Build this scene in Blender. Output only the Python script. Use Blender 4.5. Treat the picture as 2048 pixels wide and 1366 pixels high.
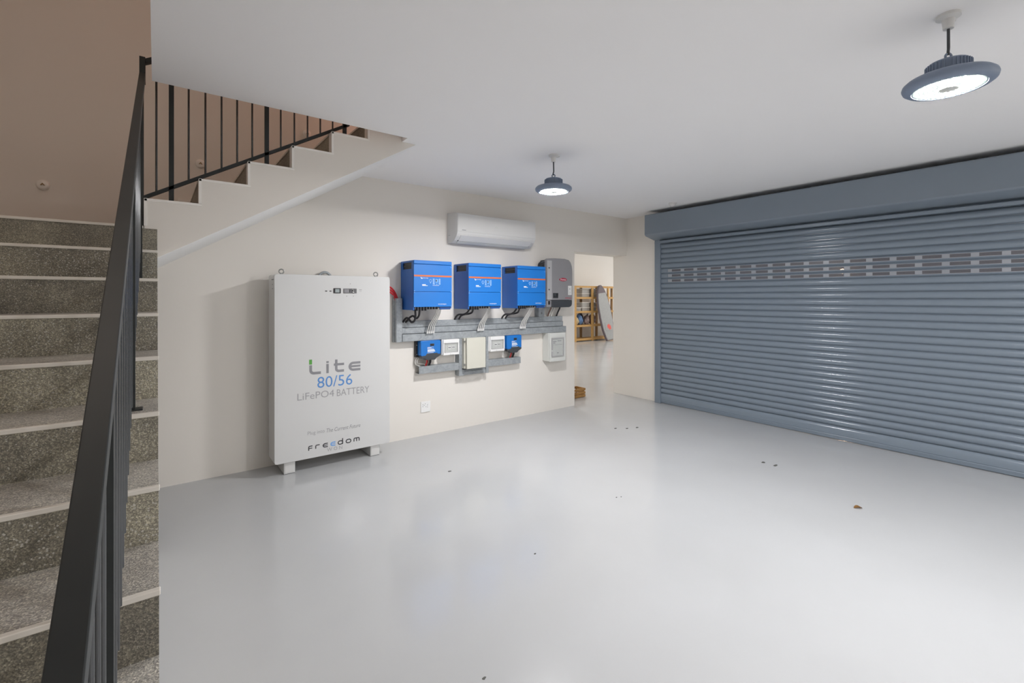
import bpy, bmesh, math, random
from mathutils import Vector, Matrix
random.seed(7)
scene = bpy.context.scene
for o in list(bpy.data.objects):
    bpy.data.objects.remove(o, do_unlink=True)
C = scene.collection
PI = math.pi

# ------------------------------------------------------------------ camera, world, exposure
cam_d = bpy.data.cameras.new('camera')
cam = bpy.data.objects.new('camera', cam_d); C.objects.link(cam)
cam.location = (0, 0, 1.5)
cam.rotation_euler = (math.radians(90), 0, math.radians(-37.5))
cam_d.sensor_fit = 'HORIZONTAL'; cam_d.sensor_width = 36.0
cam_d.lens = 928.0 / 2048.0 * 36.0
cam_d.shift_x = 0.0
cam_d.shift_y = -(683.0 - 595.0) / 2048.0
cam_d.clip_start = 0.02; cam_d.clip_end = 100
scene.camera = cam

world = bpy.data.worlds.new('night_sky'); scene.world = world
world.use_nodes = True
bg = world.node_tree.nodes['Background']
bg.inputs[0].default_value = (0.10, 0.12, 0.17, 1); bg.inputs[1].default_value = 0.5

scene.view_settings.view_transform = 'Standard'
scene.view_settings.look = 'None'
scene.view_settings.gamma = 1.0
scene.view_settings.use_curve_mapping = False
scene.view_settings.exposure = 0.67
try:
    scene.cycles.use_denoising = True
    scene.cycles.max_bounces = 10
    scene.cycles.diffuse_bounces = 6
    scene.cycles.sample_clamp_indirect = 6.0
except Exception:
    pass

def area_light(name, loc, rot, size, size_y, power, color):
    l = bpy.data.lights.new(name, 'AREA'); l.shape = 'RECTANGLE'
    l.size = size; l.size_y = size_y; l.energy = power; l.color = color
    o = bpy.data.objects.new(name, l); C.objects.link(o)
    o.location = loc; o.rotation_euler = rot
    return o
LED_STRENGTH = 1730.0                 # high-bay lamps of the garage
area_light('upstairs_lamp', (-0.4, 1.8, 5.1), (0, 0, 0), 0.5, 0.5, 7.5, (1.0, 0.86, 0.74))
area_light('upstairs_lamp', (2.6, 4.0, 4.6), (0, 0, 0), 0.3, 0.3, 8.5, (1.0, 0.52, 0.40))
area_light('storeroom_lamp', (6.7, 9.0, 3.9), (0, 0, 0), 1.2, 1.2, 115, (1.0, 0.97, 0.94))
area_light('storeroom_lamp', (14.8, 7.6, 3.9), (0, 0, 0), 1.5, 1.5, 125, (1.0, 0.97, 0.94))
area_light('driveway_lamp', (9.0, 2.0, 3.4), (0, 0, 0), 0.4, 0.4, 40, (0.88, 0.93, 1.0))

# ------------------------------------------------------------------ materials
def nodes_of(m):
    m.use_nodes = True
    return m.node_tree.nodes, m.node_tree.links, m.node_tree.nodes['Principled BSDF']
def mat(name, col, rough=0.5, metal=0.0, var=0.04, scale=6.0, bump=0.0, bump_scale=80.0, spec=0.5, coat=0.0):
    m = bpy.data.materials.new(name); n, l, p = nodes_of(m)
    p.inputs['Roughness'].default_value = rough
    p.inputs['Metallic'].default_value = metal
    p.inputs['Specular IOR Level'].default_value = spec
    p.inputs['Coat Weight'].default_value = coat
    tc = n.new('ShaderNodeTexCoord')
    no = n.new('ShaderNodeTexNoise'); no.inputs['Scale'].default_value = scale; no.inputs['Detail'].default_value = 4
    l.new(tc.outputs['Object'], no.inputs['Vector'])
    mix = n.new('ShaderNodeMix'); mix.data_type = 'RGBA'
    mix.inputs[6].default_value = (*[max(0, c * (1 - var)) for c in col], 1)
    mix.inputs[7].default_value = (*[min(1, c * (1 + var)) for c in col], 1)
    l.new(no.outputs['Fac'], mix.inputs[0]); l.new(mix.outputs[2], p.inputs['Base Color'])
    if bump > 0:
        n2 = n.new('ShaderNodeTexNoise'); n2.inputs['Scale'].default_value = bump_scale; n2.inputs['Detail'].default_value = 5
        l.new(tc.outputs['Object'], n2.inputs['Vector'])
        b = n.new('ShaderNodeBump'); b.inputs['Strength'].default_value = bump; b.inputs['Distance'].default_value = 0.004
        l.new(n2.outputs['Fac'], b.inputs['Height']); l.new(b.outputs['Normal'], p.inputs['Normal'])
    return m
def emit(name, col, strength):
    m = bpy.data.materials.new(name); n, l, p = nodes_of(m)
    p.inputs['Base Color'].default_value = (*col, 1)
    p.inputs['Emission Color'].default_value = (*col, 1); p.inputs['Emission Strength'].default_value = strength
    return m
def terrazzo(name, lo, hi, chip, big=2.2):
    m = bpy.data.materials.new(name); n, l, p = nodes_of(m)
    tc = n.new('ShaderNodeTexCoord')
    v = n.new('ShaderNodeTexVoronoi'); v.inputs['Scale'].default_value = 330
    v2 = n.new('ShaderNodeTexVoronoi'); v2.inputs['Scale'].default_value = 165
    no = n.new('ShaderNodeTexNoise'); no.inputs['Scale'].default_value = big; no.inputs['Detail'].default_value = 5
    fine = n.new('ShaderNodeTexNoise'); fine.inputs['Scale'].default_value = 210; fine.inputs['Detail'].default_value = 3
    for q in (v, v2, no, fine): l.new(tc.outputs['Object'], q.inputs['Vector'])
    base = n.new('ShaderNodeValToRGB')
    base.color_ramp.elements[0].position = 0.36; base.color_ramp.elements[0].color = (*lo, 1)
    base.color_ramp.elements[1].position = 0.66; base.color_ramp.elements[1].color = (*hi, 1)
    l.new(no.outputs['Fac'], base.inputs[0])
    sep = n.new('ShaderNodeSeparateColor'); l.new(v.outputs['Color'], sep.inputs[0])
    cr = n.new('ShaderNodeValToRGB'); e = cr.color_ramp
    e.interpolation = 'CONSTANT'
    e.elements[0].position = 0.0; e.elements[0].color = (0.62, 0.62, 0.62, 1)
    e.elements[1].position = 0.25; e.elements[1].color = (0.8, 0.8, 0.8, 1)
    for pos, g in ((0.5, 1.05), (0.72, 1.3), (0.9, 1.75)):
        q = e.elements.new(pos); q.color = (g, g, g * 0.95, 1)
    l.new(sep.outputs[0], cr.inputs[0])
    mul = n.new('ShaderNodeMix'); mul.data_type = 'RGBA'; mul.blend_type = 'MULTIPLY'; mul.inputs[0].default_value = 0.9
    l.new(base.outputs[0], mul.inputs[6]); l.new(cr.outputs[0], mul.inputs[7])
    # pale chips
    sep2 = n.new('ShaderNodeSeparateColor'); l.new(v2.outputs['Color'], sep2.inputs[0])
    gt = n.new('ShaderNodeMath'); gt.operation = 'GREATER_THAN'; gt.inputs[1].default_value = 0.86
    l.new(sep2.outputs[1], gt.inputs[0])
    lt = n.new('ShaderNodeMath'); lt.operation = 'LESS_THAN'; lt.inputs[1].default_value = 0.42
    l.new(v2.outputs['Distance'], lt.inputs[0])
    an = n.new('ShaderNodeMath'); an.operation = 'MULTIPLY'; l.new(gt.outputs[0], an.inputs[0]); l.new(lt.outputs[0], an.inputs[1])
    fin = n.new('ShaderNodeMix'); fin.data_type = 'RGBA'
    l.new(an.outputs[0], fin.inputs[0]); l.new(mul.outputs[2], fin.inputs[6]); fin.inputs[7].default_value = (*chip, 1)
    fv = n.new('ShaderNodeMix'); fv.data_type = 'RGBA'; fv.blend_type = 'OVERLAY'; fv.inputs[0].default_value = 0.5
    l.new(fin.outputs[2], fv.inputs[6]); l.new(fine.outputs['Fac'], fv.inputs[7])
    l.new(fv.outputs[2], p.inputs['Base Color'])
    p.inputs['Roughness'].default_value = 0.5
    b = n.new('ShaderNodeBump'); b.inputs['Strength'].default_value = 0.25; b.inputs['Distance'].default_value = 0.003
    l.new(v.outputs['Distance'], b.inputs['Height']); l.new(b.outputs['Normal'], p.inputs['Normal'])
    return m
def galvanised(name, a, b_):
    m = bpy.data.materials.new(name); n, l, p = nodes_of(m)
    tc = n.new('ShaderNodeTexCoord')
    v = n.new('ShaderNodeTexVoronoi'); v.inputs['Scale'].default_value = 55
    no = n.new('ShaderNodeTexNoise'); no.inputs['Scale'].default_value = 14; no.inputs['Detail'].default_value = 6
    l.new(tc.outputs['Object'], v.inputs['Vector']); l.new(tc.outputs['Object'], no.inputs['Vector'])
    sep = n.new('ShaderNodeSeparateColor'); l.new(v.outputs['Color'], sep.inputs[0])
    av = n.new('ShaderNodeMath'); av.operation = 'MULTIPLY_ADD'; av.inputs[1].default_value = 0.35
    l.new(sep.outputs[0], av.inputs[0]); l.new(no.outputs['Fac'], av.inputs[2])
    cr = n.new('ShaderNodeValToRGB')
    cr.color_ramp.elements[0].position = 0.4; cr.color_ramp.elements[0].color = (*a, 1)
    cr.color_ramp.elements[1].position = 0.95; cr.color_ramp.elements[1].color = (*b_, 1)
    l.new(av.outputs[0], cr.inputs[0]); l.new(cr.outputs[0], p.inputs['Base Color'])
    p.inputs['Metallic'].default_value = 0.2; p.inputs['Roughness'].default_value = 0.5
    return m
def floor_mat():
    m = bpy.data.materials.new('grey_epoxy'); n, l, p = nodes_of(m)
    tc = n.new('ShaderNodeTexCoord')
    no = n.new('ShaderNodeTexNoise'); no.inputs['Scale'].default_value = 1.1; no.inputs['Detail'].default_value = 5
    l.new(tc.outputs['Object'], no.inputs['Vector'])
    cr = n.new('ShaderNodeValToRGB')
    cr.color_ramp.elements[0].position = 0.3; cr.color_ramp.elements[0].color = (0.47, 0.475, 0.477, 1)
    cr.color_ramp.elements[1].position = 0.7; cr.color_ramp.elements[1].color = (0.50, 0.506, 0.51, 1)
    l.new(no.outputs['Fac'], cr.inputs[0]); l.new(cr.outputs[0], p.inputs['Base Color'])
    n2 = n.new('ShaderNodeTexNoise'); n2.inputs['Scale'].default_value = 3.0; n2.inputs['Detail'].default_value = 6
    l.new(tc.outputs['Object'], n2.inputs['Vector'])
    mr = n.new('ShaderNodeMapRange'); mr.inputs['To Min'].default_value = 0.10; mr.inputs['To Max'].default_value = 0.20
    l.new(n2.outputs['Fac'], mr.inputs[0]); l.new(mr.outputs[0], p.inputs['Roughness'])
    n3 = n.new('ShaderNodeTexNoise'); n3.inputs['Scale'].default_value = 2.2; n3.inputs['Detail'].default_value = 2
    l.new(tc.outputs['Object'], n3.inputs['Vector'])
    b = n.new('ShaderNodeBump'); b.inputs['Strength'].default_value = 0.10; b.inputs['Distance'].default_value = 0.01
    l.new(n3.outputs['Fac'], b.inputs['Height']); l.new(b.outputs['Normal'], p.inputs['Normal'])
    p.inputs['Specular IOR Level'].default_value = 0.5
    return m
def glass_mat(name, col, alpha, rough=0.15):
    m = bpy.data.materials.new(name); n, l, p = nodes_of(m)
    p.inputs['Base Color'].default_value = (*col, 1); p.inputs['Roughness'].default_value = rough
    no = n.new('ShaderNodeTexNoise'); no.inputs['Scale'].default_value = 9
    mr = n.new('ShaderNodeMapRange'); mr.inputs['To Min'].default_value = alpha * 0.85; mr.inputs['To Max'].default_value = min(1, alpha * 1.15)
    l.new(no.outputs['Fac'], mr.inputs[0]); l.new(mr.outputs[0], p.inputs['Alpha'])
    return m

M = {}
M['wall'] = mat('cream_wall_paint', (0.80, 0.762, 0.705), 0.55, var=0.012, scale=1.5, bump=0.06, bump_scale=60)
M['ceiling'] = mat('white_ceiling_paint', (0.93, 0.92, 0.918), 0.7, var=0.015, scale=1.2, bump=0.04)
M['plaster'] = mat('stair_plaster_paint', (0.78, 0.745, 0.69), 0.55, var=0.02, scale=2.0, bump=0.05)
M['soffit'] = mat('white_soffit_paint', (0.90, 0.895, 0.885), 0.6, var=0.015)
M['stairpaint'] = mat('stairwell_wall_paint', (0.50, 0.435, 0.375), 0.7, var=0.02, scale=1.5, bump=0.05)
M['far_wall'] = mat('storeroom_wall_paint', (0.78, 0.765, 0.74), 0.6, var=0.01)
M['floor'] = floor_mat()
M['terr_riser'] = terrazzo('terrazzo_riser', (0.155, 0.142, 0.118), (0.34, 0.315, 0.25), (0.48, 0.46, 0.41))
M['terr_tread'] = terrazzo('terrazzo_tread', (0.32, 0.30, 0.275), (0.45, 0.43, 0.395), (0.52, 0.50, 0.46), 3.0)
M['nosing'] = mat('cream_nosing', (0.74, 0.70, 0.63), 0.45, var=0.06, scale=12)
M['edge'] = mat('pale_edge_trim', (0.88, 0.855, 0.81), 0.5)
M['rail'] = mat('black_powder_coat', (0.022, 0.0255, 0.026), 0.45, var=0.25, scale=9, spec=0.4)
M['rail_bar'] = mat('black_gloss_coat', (0.024, 0.026, 0.027), 0.2, var=0.2, scale=9, spec=1.0)
M['shutter'] = mat('slate_blue_powder_coat', (0.205, 0.25, 0.30), 0.17, metal=0.0, var=0.03, scale=3)
M['housing'] = mat('slate_blue_housing', (0.225, 0.268, 0.315), 0.42, metal=0.0, var=0.04, scale=3)
M['bracket'] = mat('dull_bracket_steel', (0.10, 0.105, 0.115), 0.5, metal=0.5)
M['vision'] = mat('pale_vision_strip', (0.34, 0.355, 0.39), 0.3, var=0.1, scale=5)
M['pane'] = glass_mat('smoky_pane', (0.15, 0.15, 0.165), 0.86)
M['cab'] = mat('white_enamel', (0.66, 0.662, 0.655), 0.18, var=0.008, scale=2)
M['white_br'] = mat('bright_white_plastic', (0.84, 0.84, 0.825), 0.35, var=0.02)
M['white_pl'] = mat('white_plastic', (0.70, 0.695, 0.68), 0.35, var=0.02)
M['cream_pl'] = mat('cream_enclosure', (0.66, 0.645, 0.56), 0.4, var=0.02)
M['off_pl'] = mat('offwhite_plastic', (0.68, 0.69, 0.655), 0.4, var=0.02)
M['blue'] = mat('blue_enamel', (0.010, 0.175, 0.575), 0.45, var=0.03)
M['blue_side'] = mat('blue_sheet_steel', (0.02, 0.125, 0.44), 0.45, var=0.05)
M['blue_dark'] = mat('dark_blue_steel', (0.015, 0.07, 0.25), 0.45)
M['orange'] = mat('orange_stripe', (0.60, 0.15, 0.05), 0.4)
M['ink_white'] = mat('white_print', (0.80, 0.84, 0.88), 0.5)
M['ink_pale'] = mat('pale_blue_print', (0.32, 0.52, 0.82), 0.5)
M['ink_grey'] = mat('grey_print', (0.26, 0.26, 0.275), 0.5)
M['ink_grey2'] = mat('mid_grey_print', (0.34, 0.34, 0.35), 0.5)
M['ink_dark'] = mat('dark_print', (0.05, 0.05, 0.055), 0.5)
M['ink_blue'] = mat('blue_print', (0.10, 0.27, 0.60), 0.5)
M['ink_lblue'] = mat('light_blue_print', (0.17, 0.40, 0.78), 0.5)
M['ink_green'] = mat('green_print', (0.10, 0.36, 0.06), 0.5)
M['ink_red'] = mat('red_print', (0.42, 0.02, 0.05), 0.4)
M['black'] = mat('black_plastic', (0.018, 0.018, 0.02), 0.45, var=0.1)
M['dark'] = mat('charcoal_plastic', (0.05, 0.055, 0.062), 0.42, var=0.06)
M['grey_inv'] = mat('mid_grey_plastic', (0.26, 0.255, 0.265), 0.45, var=0.02)
M['grey_lt'] = mat('light_grey_trim', (0.42, 0.415, 0.42), 0.45)
M['galv'] = galvanised('galvanised_steel', (0.29, 0.315, 0.33), (0.40, 0.425, 0.44))
M['steel'] = mat('bright_steel', (0.42, 0.42, 0.41), 0.32, metal=0.85)
M['cable_w'] = mat('pale_grey_cable', (0.66, 0.65, 0.62), 0.5)
M['cable_b'] = mat('black_cable', (0.022, 0.02, 0.022), 0.45)
M['cable_r'] = mat('red_cable', (0.55, 0.025, 0.03), 0.4)
M['cable_br'] = mat('brown_cable', (0.16, 0.08, 0.06), 0.5)
M['screen'] = mat('lcd_glass', (0.33, 0.38, 0.38), 0.2)
M['grey_panel'] = mat('grey_control_panel', (0.13, 0.13, 0.135), 0.35, var=0.3, scale=40)
M['window'] = glass_mat('clear_cover', (0.6, 0.62, 0.61), 0.18, 0.1)
M['lamp'] = mat('glow_tinted_casting', (0.21, 0.26, 0.35), 0.45, var=0.05)  # casting colour lightened and blued to carry the glow of the LEDs
M['led'] = emit('led_emitter', (0.985, 0.98, 1.0), LED_STRENGTH)
M['ledplate'] = emit('led_lens_plate', (0.82, 0.95, 0.90), 0.30)
M['ledplate'].node_tree.nodes['Principled BSDF'].inputs['Base Color'].default_value = (0.16, 0.20, 0.18, 1)
M['wood'] = mat('pine_wood', (0.52, 0.31, 0.11), 0.5, var=0.18, scale=14)
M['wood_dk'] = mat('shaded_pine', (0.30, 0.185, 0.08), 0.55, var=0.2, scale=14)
M['timber'] = mat('amber_timber', (0.36, 0.19, 0.055), 0.45, var=0.3, scale=30)
M['silver'] = mat('silver_bag_fabric', (0.33, 0.34, 0.345), 0.5, metal=0.0, var=0.12, scale=20, bump=0.6, bump_scale=28)
M['purple'] = mat('plum_grey_fabric', (0.15, 0.125, 0.14), 0.7, var=0.1)
M['red_mark'] = mat('coral_print', (0.72, 0.12, 0.10), 0.6)
M['tub'] = glass_mat('translucent_tub', (0.50, 0.49, 0.47), 0.75, 0.3)
M['tub_rim'] = mat('pale_tub_rim', (0.62, 0.60, 0.57), 0.45)
M['fab_blue'] = mat('blue_bag_fabric', (0.12, 0.22, 0.42), 0.7, var=0.3, scale=9)
M['fab_cream'] = mat('cream_bag_fabric', (0.58, 0.48, 0.30), 0.75, var=0.3, scale=10)
M['fab_dark'] = mat('navy_bag_fabric', (0.05, 0.055, 0.085), 0.75, var=0.3, scale=10)
M['fab_pat'] = mat('mottled_bag_fabric', (0.33, 0.25, 0.24), 0.75, var=0.95, scale=22)
M['leaf'] = mat('dry_leaf', (0.36, 0.20, 0.07), 0.7, var=0.3, scale=40)
M['grit'] = mat('dark_grit', (0.10, 0.10, 0.09), 0.8, var=0.3)
M['ground'] = mat('driveway_paving', (0.20, 0.19, 0.18), 0.8, var=0.2, bump=0.3)
M['ext'] = mat('outside_wall_render', (0.32, 0.30, 0.28), 0.8, var=0.1)
M['glow'] = emit('warm_bulb', (1.0, 0.72, 0.48), 60.0)

# ------------------------------------------------------------------ mesh helpers
class MB:
    def __init__(s): s.bm = bmesh.new()
    def box(s, x0, x1, y0, y1, z0, z1, bev=0.0, seg=2):
        b = bmesh.new()
        bmesh.ops.create_cube(b, size=1.0)
        for v in b.verts:
            v.co = Vector(((x0 + x1) / 2 + v.co.x * (x1 - x0), (y0 + y1) / 2 + v.co.y * (y1 - y0), (z0 + z1) / 2 + v.co.z * (z1 - z0)))
        if bev > 0:
            bmesh.ops.bevel(b, geom=list(b.edges), offset=bev, segments=seg, profile=0.5, affect='EDGES', clamp_overlap=True)
        return s._add(b)
    def _add(s, b, mtx=None):
        if mtx is not None: bmesh.ops.transform(b, matrix=mtx, verts=list(b.verts))
        me = bpy.data.meshes.new('tmp'); b.to_mesh(me); b.free()
        s.bm.from_mesh(me); bpy.data.meshes.remove(me)
        return s
    def prism(s, pts, axis, a0, a1, bev=0.0, bev_all=False):
        """polygon pts (u,v) extruded along axis: 'y' -> (u=x,v=z), 'x' -> (u=y,v=z), 'z' -> (u=x,v=y)"""
        b = bmesh.new()
        def co(u, v, a):
            return {'y': (u, a, v), 'x': (a, u, v), 'z': (u, v, a)}[axis]
        A = [b.verts.new(co(u, v, a0)) for u, v in pts]
        Bv = [b.verts.new(co(u, v, a1)) for u, v in pts]
        b.faces.new(A); b.faces.new(Bv[::-1])
        n = len(pts)
        for i in range(n):
            b.faces.new((A[i], Bv[i], Bv[(i + 1) % n], A[(i + 1) % n]))
        bmesh.ops.recalc_face_normals(b, faces=list(b.faces))
        if bev > 0:
            bmesh.ops.bevel(b, geom=list(b.edges), offset=bev, segments=2, profile=0.5, affect='EDGES', clamp_overlap=True)
        return s._add(b)
    def cyl(s, p0, p1, r0, r1=None, seg=16, caps=True):
        r1 = r0 if r1 is None else r1
        p0, p1 = Vector(p0), Vector(p1); d = p1 - p0
        b = bmesh.new()
        bmesh.ops.create_cone(b, cap_ends=caps, segments=seg, radius1=r0, radius2=r1, depth=d.length)
        q = d.to_track_quat('Z', 'Y').to_matrix().to_4x4()
        return s._add(b, Matrix.Translation((p0 + p1) / 2) @ q)
    def sphere(s, c, r, sx=1, sy=1, sz=1, u=16, v=10):
        b = bmesh.new(); bmesh.ops.create_uvsphere(b, u_segments=u, v_segments=v, radius=r)
        return s._add(b, Matrix.Translation(c) @ Matrix.Diagonal((sx, sy, sz, 1)))
    def lathe(s, prof, c, seg=40, closed=False):
        b = bmesh.new(); rings = []
        for r, z in prof:
            if r < 1e-6: rings.append([b.verts.new((c[0], c[1], c[2] + z))])
            else: rings.append([b.verts.new((c[0] + r * math.cos(2 * PI * i / seg), c[1] + r * math.sin(2 * PI * i / seg), c[2] + z)) for i in range(seg)])
        for A, B in zip(rings[:-1], rings[1:]):
            for i in range(seg):
                j = (i + 1) % seg
                if len(A) == 1 and len(B) == 1: continue
                if len(A) == 1: b.faces.new((A[0], B[i], B[j]))
                elif len(B) == 1: b.faces.new((A[i], A[j], B[0]))
                else: b.faces.new((A[i], A[j], B[j], B[i]))
        bmesh.ops.recalc_face_normals(b, faces=list(b.faces))
        return s._add(b)
    def tube(s, pts, r, seg=8, sub=5):
        P = smooth(pts, sub) if sub > 1 else [Vector(p) for p in pts]
        b = bmesh.new(); rings = []
        up = Vector((0.31, 0.52, 0.79)).normalized()
        for i, p in enumerate(P):
            t = (P[min(i + 1, len(P) - 1)] - P[max(i - 1, 0)]).normalized()
            a = t.cross(up)
            if a.length < 1e-3: a = t.cross(Vector((1, 0, 0)))
            a.normalize(); c = t.cross(a).normalized()
            rings.append([b.verts.new(p + r * (math.cos(2 * PI * k / seg) * a + math.sin(2 * PI * k / seg) * c)) for k in range(seg)])
        for A, B in zip(rings[:-1], rings[1:]):
            for k in range(seg): b.faces.new((A[k], A[(k + 1) % seg], B[(k + 1) % seg], B[k]))
        b.faces.new(rings[0]); b.faces.new(rings[-1][::-1])
        bmesh.ops.recalc_face_normals(b, faces=list(b.faces))
        return s._add(b)
    def torus(s, c, R, r, normal=(0, 1, 0), seg=20, ms=8):
        b = bmesh.new(); rings = []
        for i in range(seg):
            a = 2 * PI * i / seg
            rings.append([b.verts.new(((R + r * math.cos(2 * PI * k / ms)) * math.cos(a), (R + r * math.cos(2 * PI * k / ms)) * math.sin(a), r * math.sin(2 * PI * k / ms))) for k in range(ms)])
        for i in range(seg):
            A, B = rings[i], rings[(i + 1) % seg]
            for k in range(ms): b.faces.new((A[k], A[(k + 1) % ms], B[(k + 1) % ms], B[k]))
        bmesh.ops.recalc_face_normals(b, faces=list(b.faces))
        return s._add(b, Matrix.Translation(c) @ Vector(normal).to_track_quat('Z', 'Y').to_matrix().to_4x4())
    def stroke(s, pts, w, y, depth=0.001):
        """flat lettering stroke in the x-z plane at y, mitred joints, thickness towards -y"""
        pts = [p for i, p in enumerate(pts) if i == 0 or (Vector(p) - Vector(pts[i - 1])).length > 1e-5]
        n = len(pts); L = []; R = []
        P = [Vector(p) for p in pts]
        for i in range(n):
            d0 = (P[i] - P[i - 1]).normalized() if i > 0 else None
            d1 = (P[i + 1] - P[i]).normalized() if i < n - 1 else None
            if d0 is None: d0 = d1
            if d1 is None: d1 = d0
            t = (d0 + d1).normalized(); nn = Vector((-t.y, t.x)); k = w / 2 / max(0.35, nn.dot(Vector((-d1.y, d1.x))))
            L.append(P[i] + nn * k); R.append(P[i] - nn * k)
        for i in range(n - 1):
            s.prism([tuple(L[i]), tuple(L[i + 1]), tuple(R[i + 1]), tuple(R[i])], 'y', y - depth, y)
        return s
def smooth(pts, sub):
    P = [Vector(p) for p in pts]; out = []
    for i in range(len(P) - 1):
        p0 = P[max(i - 1, 0)]; p1 = P[i]; p2 = P[i + 1]; p3 = P[min(i + 2, len(P) - 1)]
        for k in range(sub):
            t = k / sub
            out.append(0.5 * ((2 * p1) + (p2 - p0) * t + (2 * p0 - 5 * p1 + 4 * p2 - p3) * t * t + (3 * p1 - p0 - 3 * p2 + p3) * t ** 3))
    out.append(P[-1]); return out

OFF = {}
def link(o, parent=None):
    C.objects.link(o)
    if parent is not None: o.parent = parent
    return o
def shade(me, ang=20):
    for p in me.polygons: p.use_smooth = True
    try: me.set_sharp_from_angle(angle=math.radians(ang))
    except Exception: pass
def obj(name, mb, m, parent=None, smooth_angle=20, label=None, kind=None):
    """mb in world coordinates; under a thing the mesh is stored relative to the thing's base"""
    bm = mb.bm if isinstance(mb, MB) else mb
    me = bpy.data.meshes.new(name)
    root = parent
    while root is not None and root.parent is not None: root = root.parent
    if root is not None: bmesh.ops.translate(bm, verts=list(bm.verts), vec=-Vector(root.location))
    bm.to_mesh(me); bm.free()
    me.materials.append(M[m] if isinstance(m, str) else m)
    if smooth_angle: shade(me, smooth_angle)
    o = bpy.data.objects.new(name, me); link(o, parent)
    if label: o['label'] = label
    if kind: o['kind'] = kind
    return o
def solo(name, mb, m, label, cat, origin, group=None, smooth_angle=20):
    """a thing that is one mesh, its origin at its base"""
    bm = mb.bm; me = bpy.data.meshes.new(name)
    bmesh.ops.translate(bm, verts=list(bm.verts), vec=-Vector(origin))
    bm.to_mesh(me); bm.free(); me.materials.append(M[m])
    if smooth_angle: shade(me, smooth_angle)
    o = bpy.data.objects.new(name, me); o.location = origin; link(o)
    o['label'] = label; o['category'] = cat
    if group: o['group'] = group
    return o
def thing(name, label, cat, loc, group=None):
    o = bpy.data.objects.new(name, None); o.empty_display_size = 0.1
    o.location = loc; link(o)
    o['label'] = label; o['category'] = cat
    if group: o['group'] = group
    return o
def struct(name, mb, m, smooth_angle=0):
    o = obj(name, mb, m, None, smooth_angle); o['kind'] = 'structure'
    return o
def dup(root, loc, label, group=None):
    r = root.copy(); C.objects.link(r); r.location = loc; r['label'] = label
    if group: r['group'] = group
    for ch in list(root.children):
        c = ch.copy(); C.objects.link(c); c.parent = r
        for g in list(ch.children):
            d = g.copy(); C.objects.link(d); d.parent = c
    return r
def text_bm(s, x0, x1, z0, z1, y, shear=0.0, space=1.0, depth=0.0006):
    """lettering fitted to the box x0..x1, z0..z1 on a face looking towards -y"""
    cu = bpy.data.curves.new('lettering', 'FONT'); cu.body = s; cu.size = 1.0; cu.shear = shear
    cu.space_character = space; cu.resolution_u = 3; cu.extrude = 0.0
    t = bpy.data.objects.new('lettering_tmp', cu)
    me = bpy.data.meshes.new_from_object(t)
    bpy.data.objects.remove(t); bpy.data.curves.remove(cu)
    xs = [v.co.x for v in me.vertices]; ys = [v.co.y for v in me.vertices]
    ax, bx, ay, by = min(xs), max(xs), min(ys), max(ys)
    mb = MB(); mb.bm.from_mesh(me); bpy.data.meshes.remove(me)
    for v in mb.bm.verts:
        v.co = Vector((x0 + (v.co.x - ax) / (bx - ax) * (x1 - x0), y - depth, z0 + (v.co.y - ay) / (by - ay) * (z1 - z0)))
    bmesh.ops.recalc_face_normals(mb.bm, faces=list(mb.bm.faces))
    return mb

WA = 4.585        # inner face of the back wall
WB = 5.73         # inner face of the shutter wall
ZC = 2.71         # garage ceiling
ZU = 2.95         # floor level upstairs
TH = 0.255        # wall thickness

# ------------------------------------------------------------------ structure
struct('floor', MB().box(-1.5, 17.0, -4.3, 12.3, -0.2, 0.0), 'floor')
w = MB()
w.box(-1.5, 4.612, WA, WA + TH, 0.0, 5.3)
w.box(4.612, WB, WA, WA + TH, 2.14, 5.3)
wall_back = struct('wall_back', w, 'wall')
w = MB()
w.box(WB, WB + 0.25, 3.93, WA + TH, 0, ZU)
w.box(WB, WB + 0.25, -0.95, 3.93, 2.36, ZU)
w.box(WB, WB + 0.25, -4.3, -0.95, 0, ZU)
struct('wall_right', w, 'wall')
struct('wall_left', MB().box(-1.5, -1.25, -4.3, WA, 0, 5.3), 'wall')
struct('wall_front', MB().box(-1.25, WB, -4.3, -4.05, 0, 5.3), 'wall')
w = MB()
w.box(-0.018, WB + 0.25, -4.05, 3.279, ZC, ZU)
w.box(1.516, WB + 0.25, 3.279, WA, ZC, ZU)
struct('ceiling', w, 'ceiling')
# upper storey over the stairs
w = MB()
w.box(-1.5, 4.6, -1.6, WA + TH, 5.3, 5.45)
struct('ceiling_upper', w, 'wall')
struct('wall_upper_right', MB().box(4.3, 4.45, -1.45, WA, ZU, 5.3), 'wall')
struct('wall_upper_front', MB().box(-1.25, 4.3, -1.6, -1.45, ZC, 5.3), 'wall')
# storeroom beyond the doorway
struct('wall_far', MB().box(3.0, 17.0, 12.0, 12.3, 0, 4.1), 'far_wall')
struct('wall_storeroom_left', MB().box(3.0, 3.25, WA + TH, 12.0, 0, 4.1), 'far_wall')
struct('wall_storeroom_right', MB().box(16.8, 17.0, WA + TH, 12.0, 0, 4.1), 'far_wall')
struct('wall_storeroom_front', MB().box(WB + 0.25, 16.8, WA + 0.02, WA + TH, 0, 4.1), 'far_wall')
struct('ceiling_storeroom', MB().box(3.0, 17.0, WA + TH, 12.3, 4.1, 4.3), 'far_wall')
# outside the shutter
struct('ground_driveway', MB().box(WB + 0.25, 17.0, -8, WA, -0.25, -0.01), 'ground')
struct('wall_outside', MB().box(13.0, 13.3, -8, WA, -0.2, 3.2), 'ext')

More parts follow.
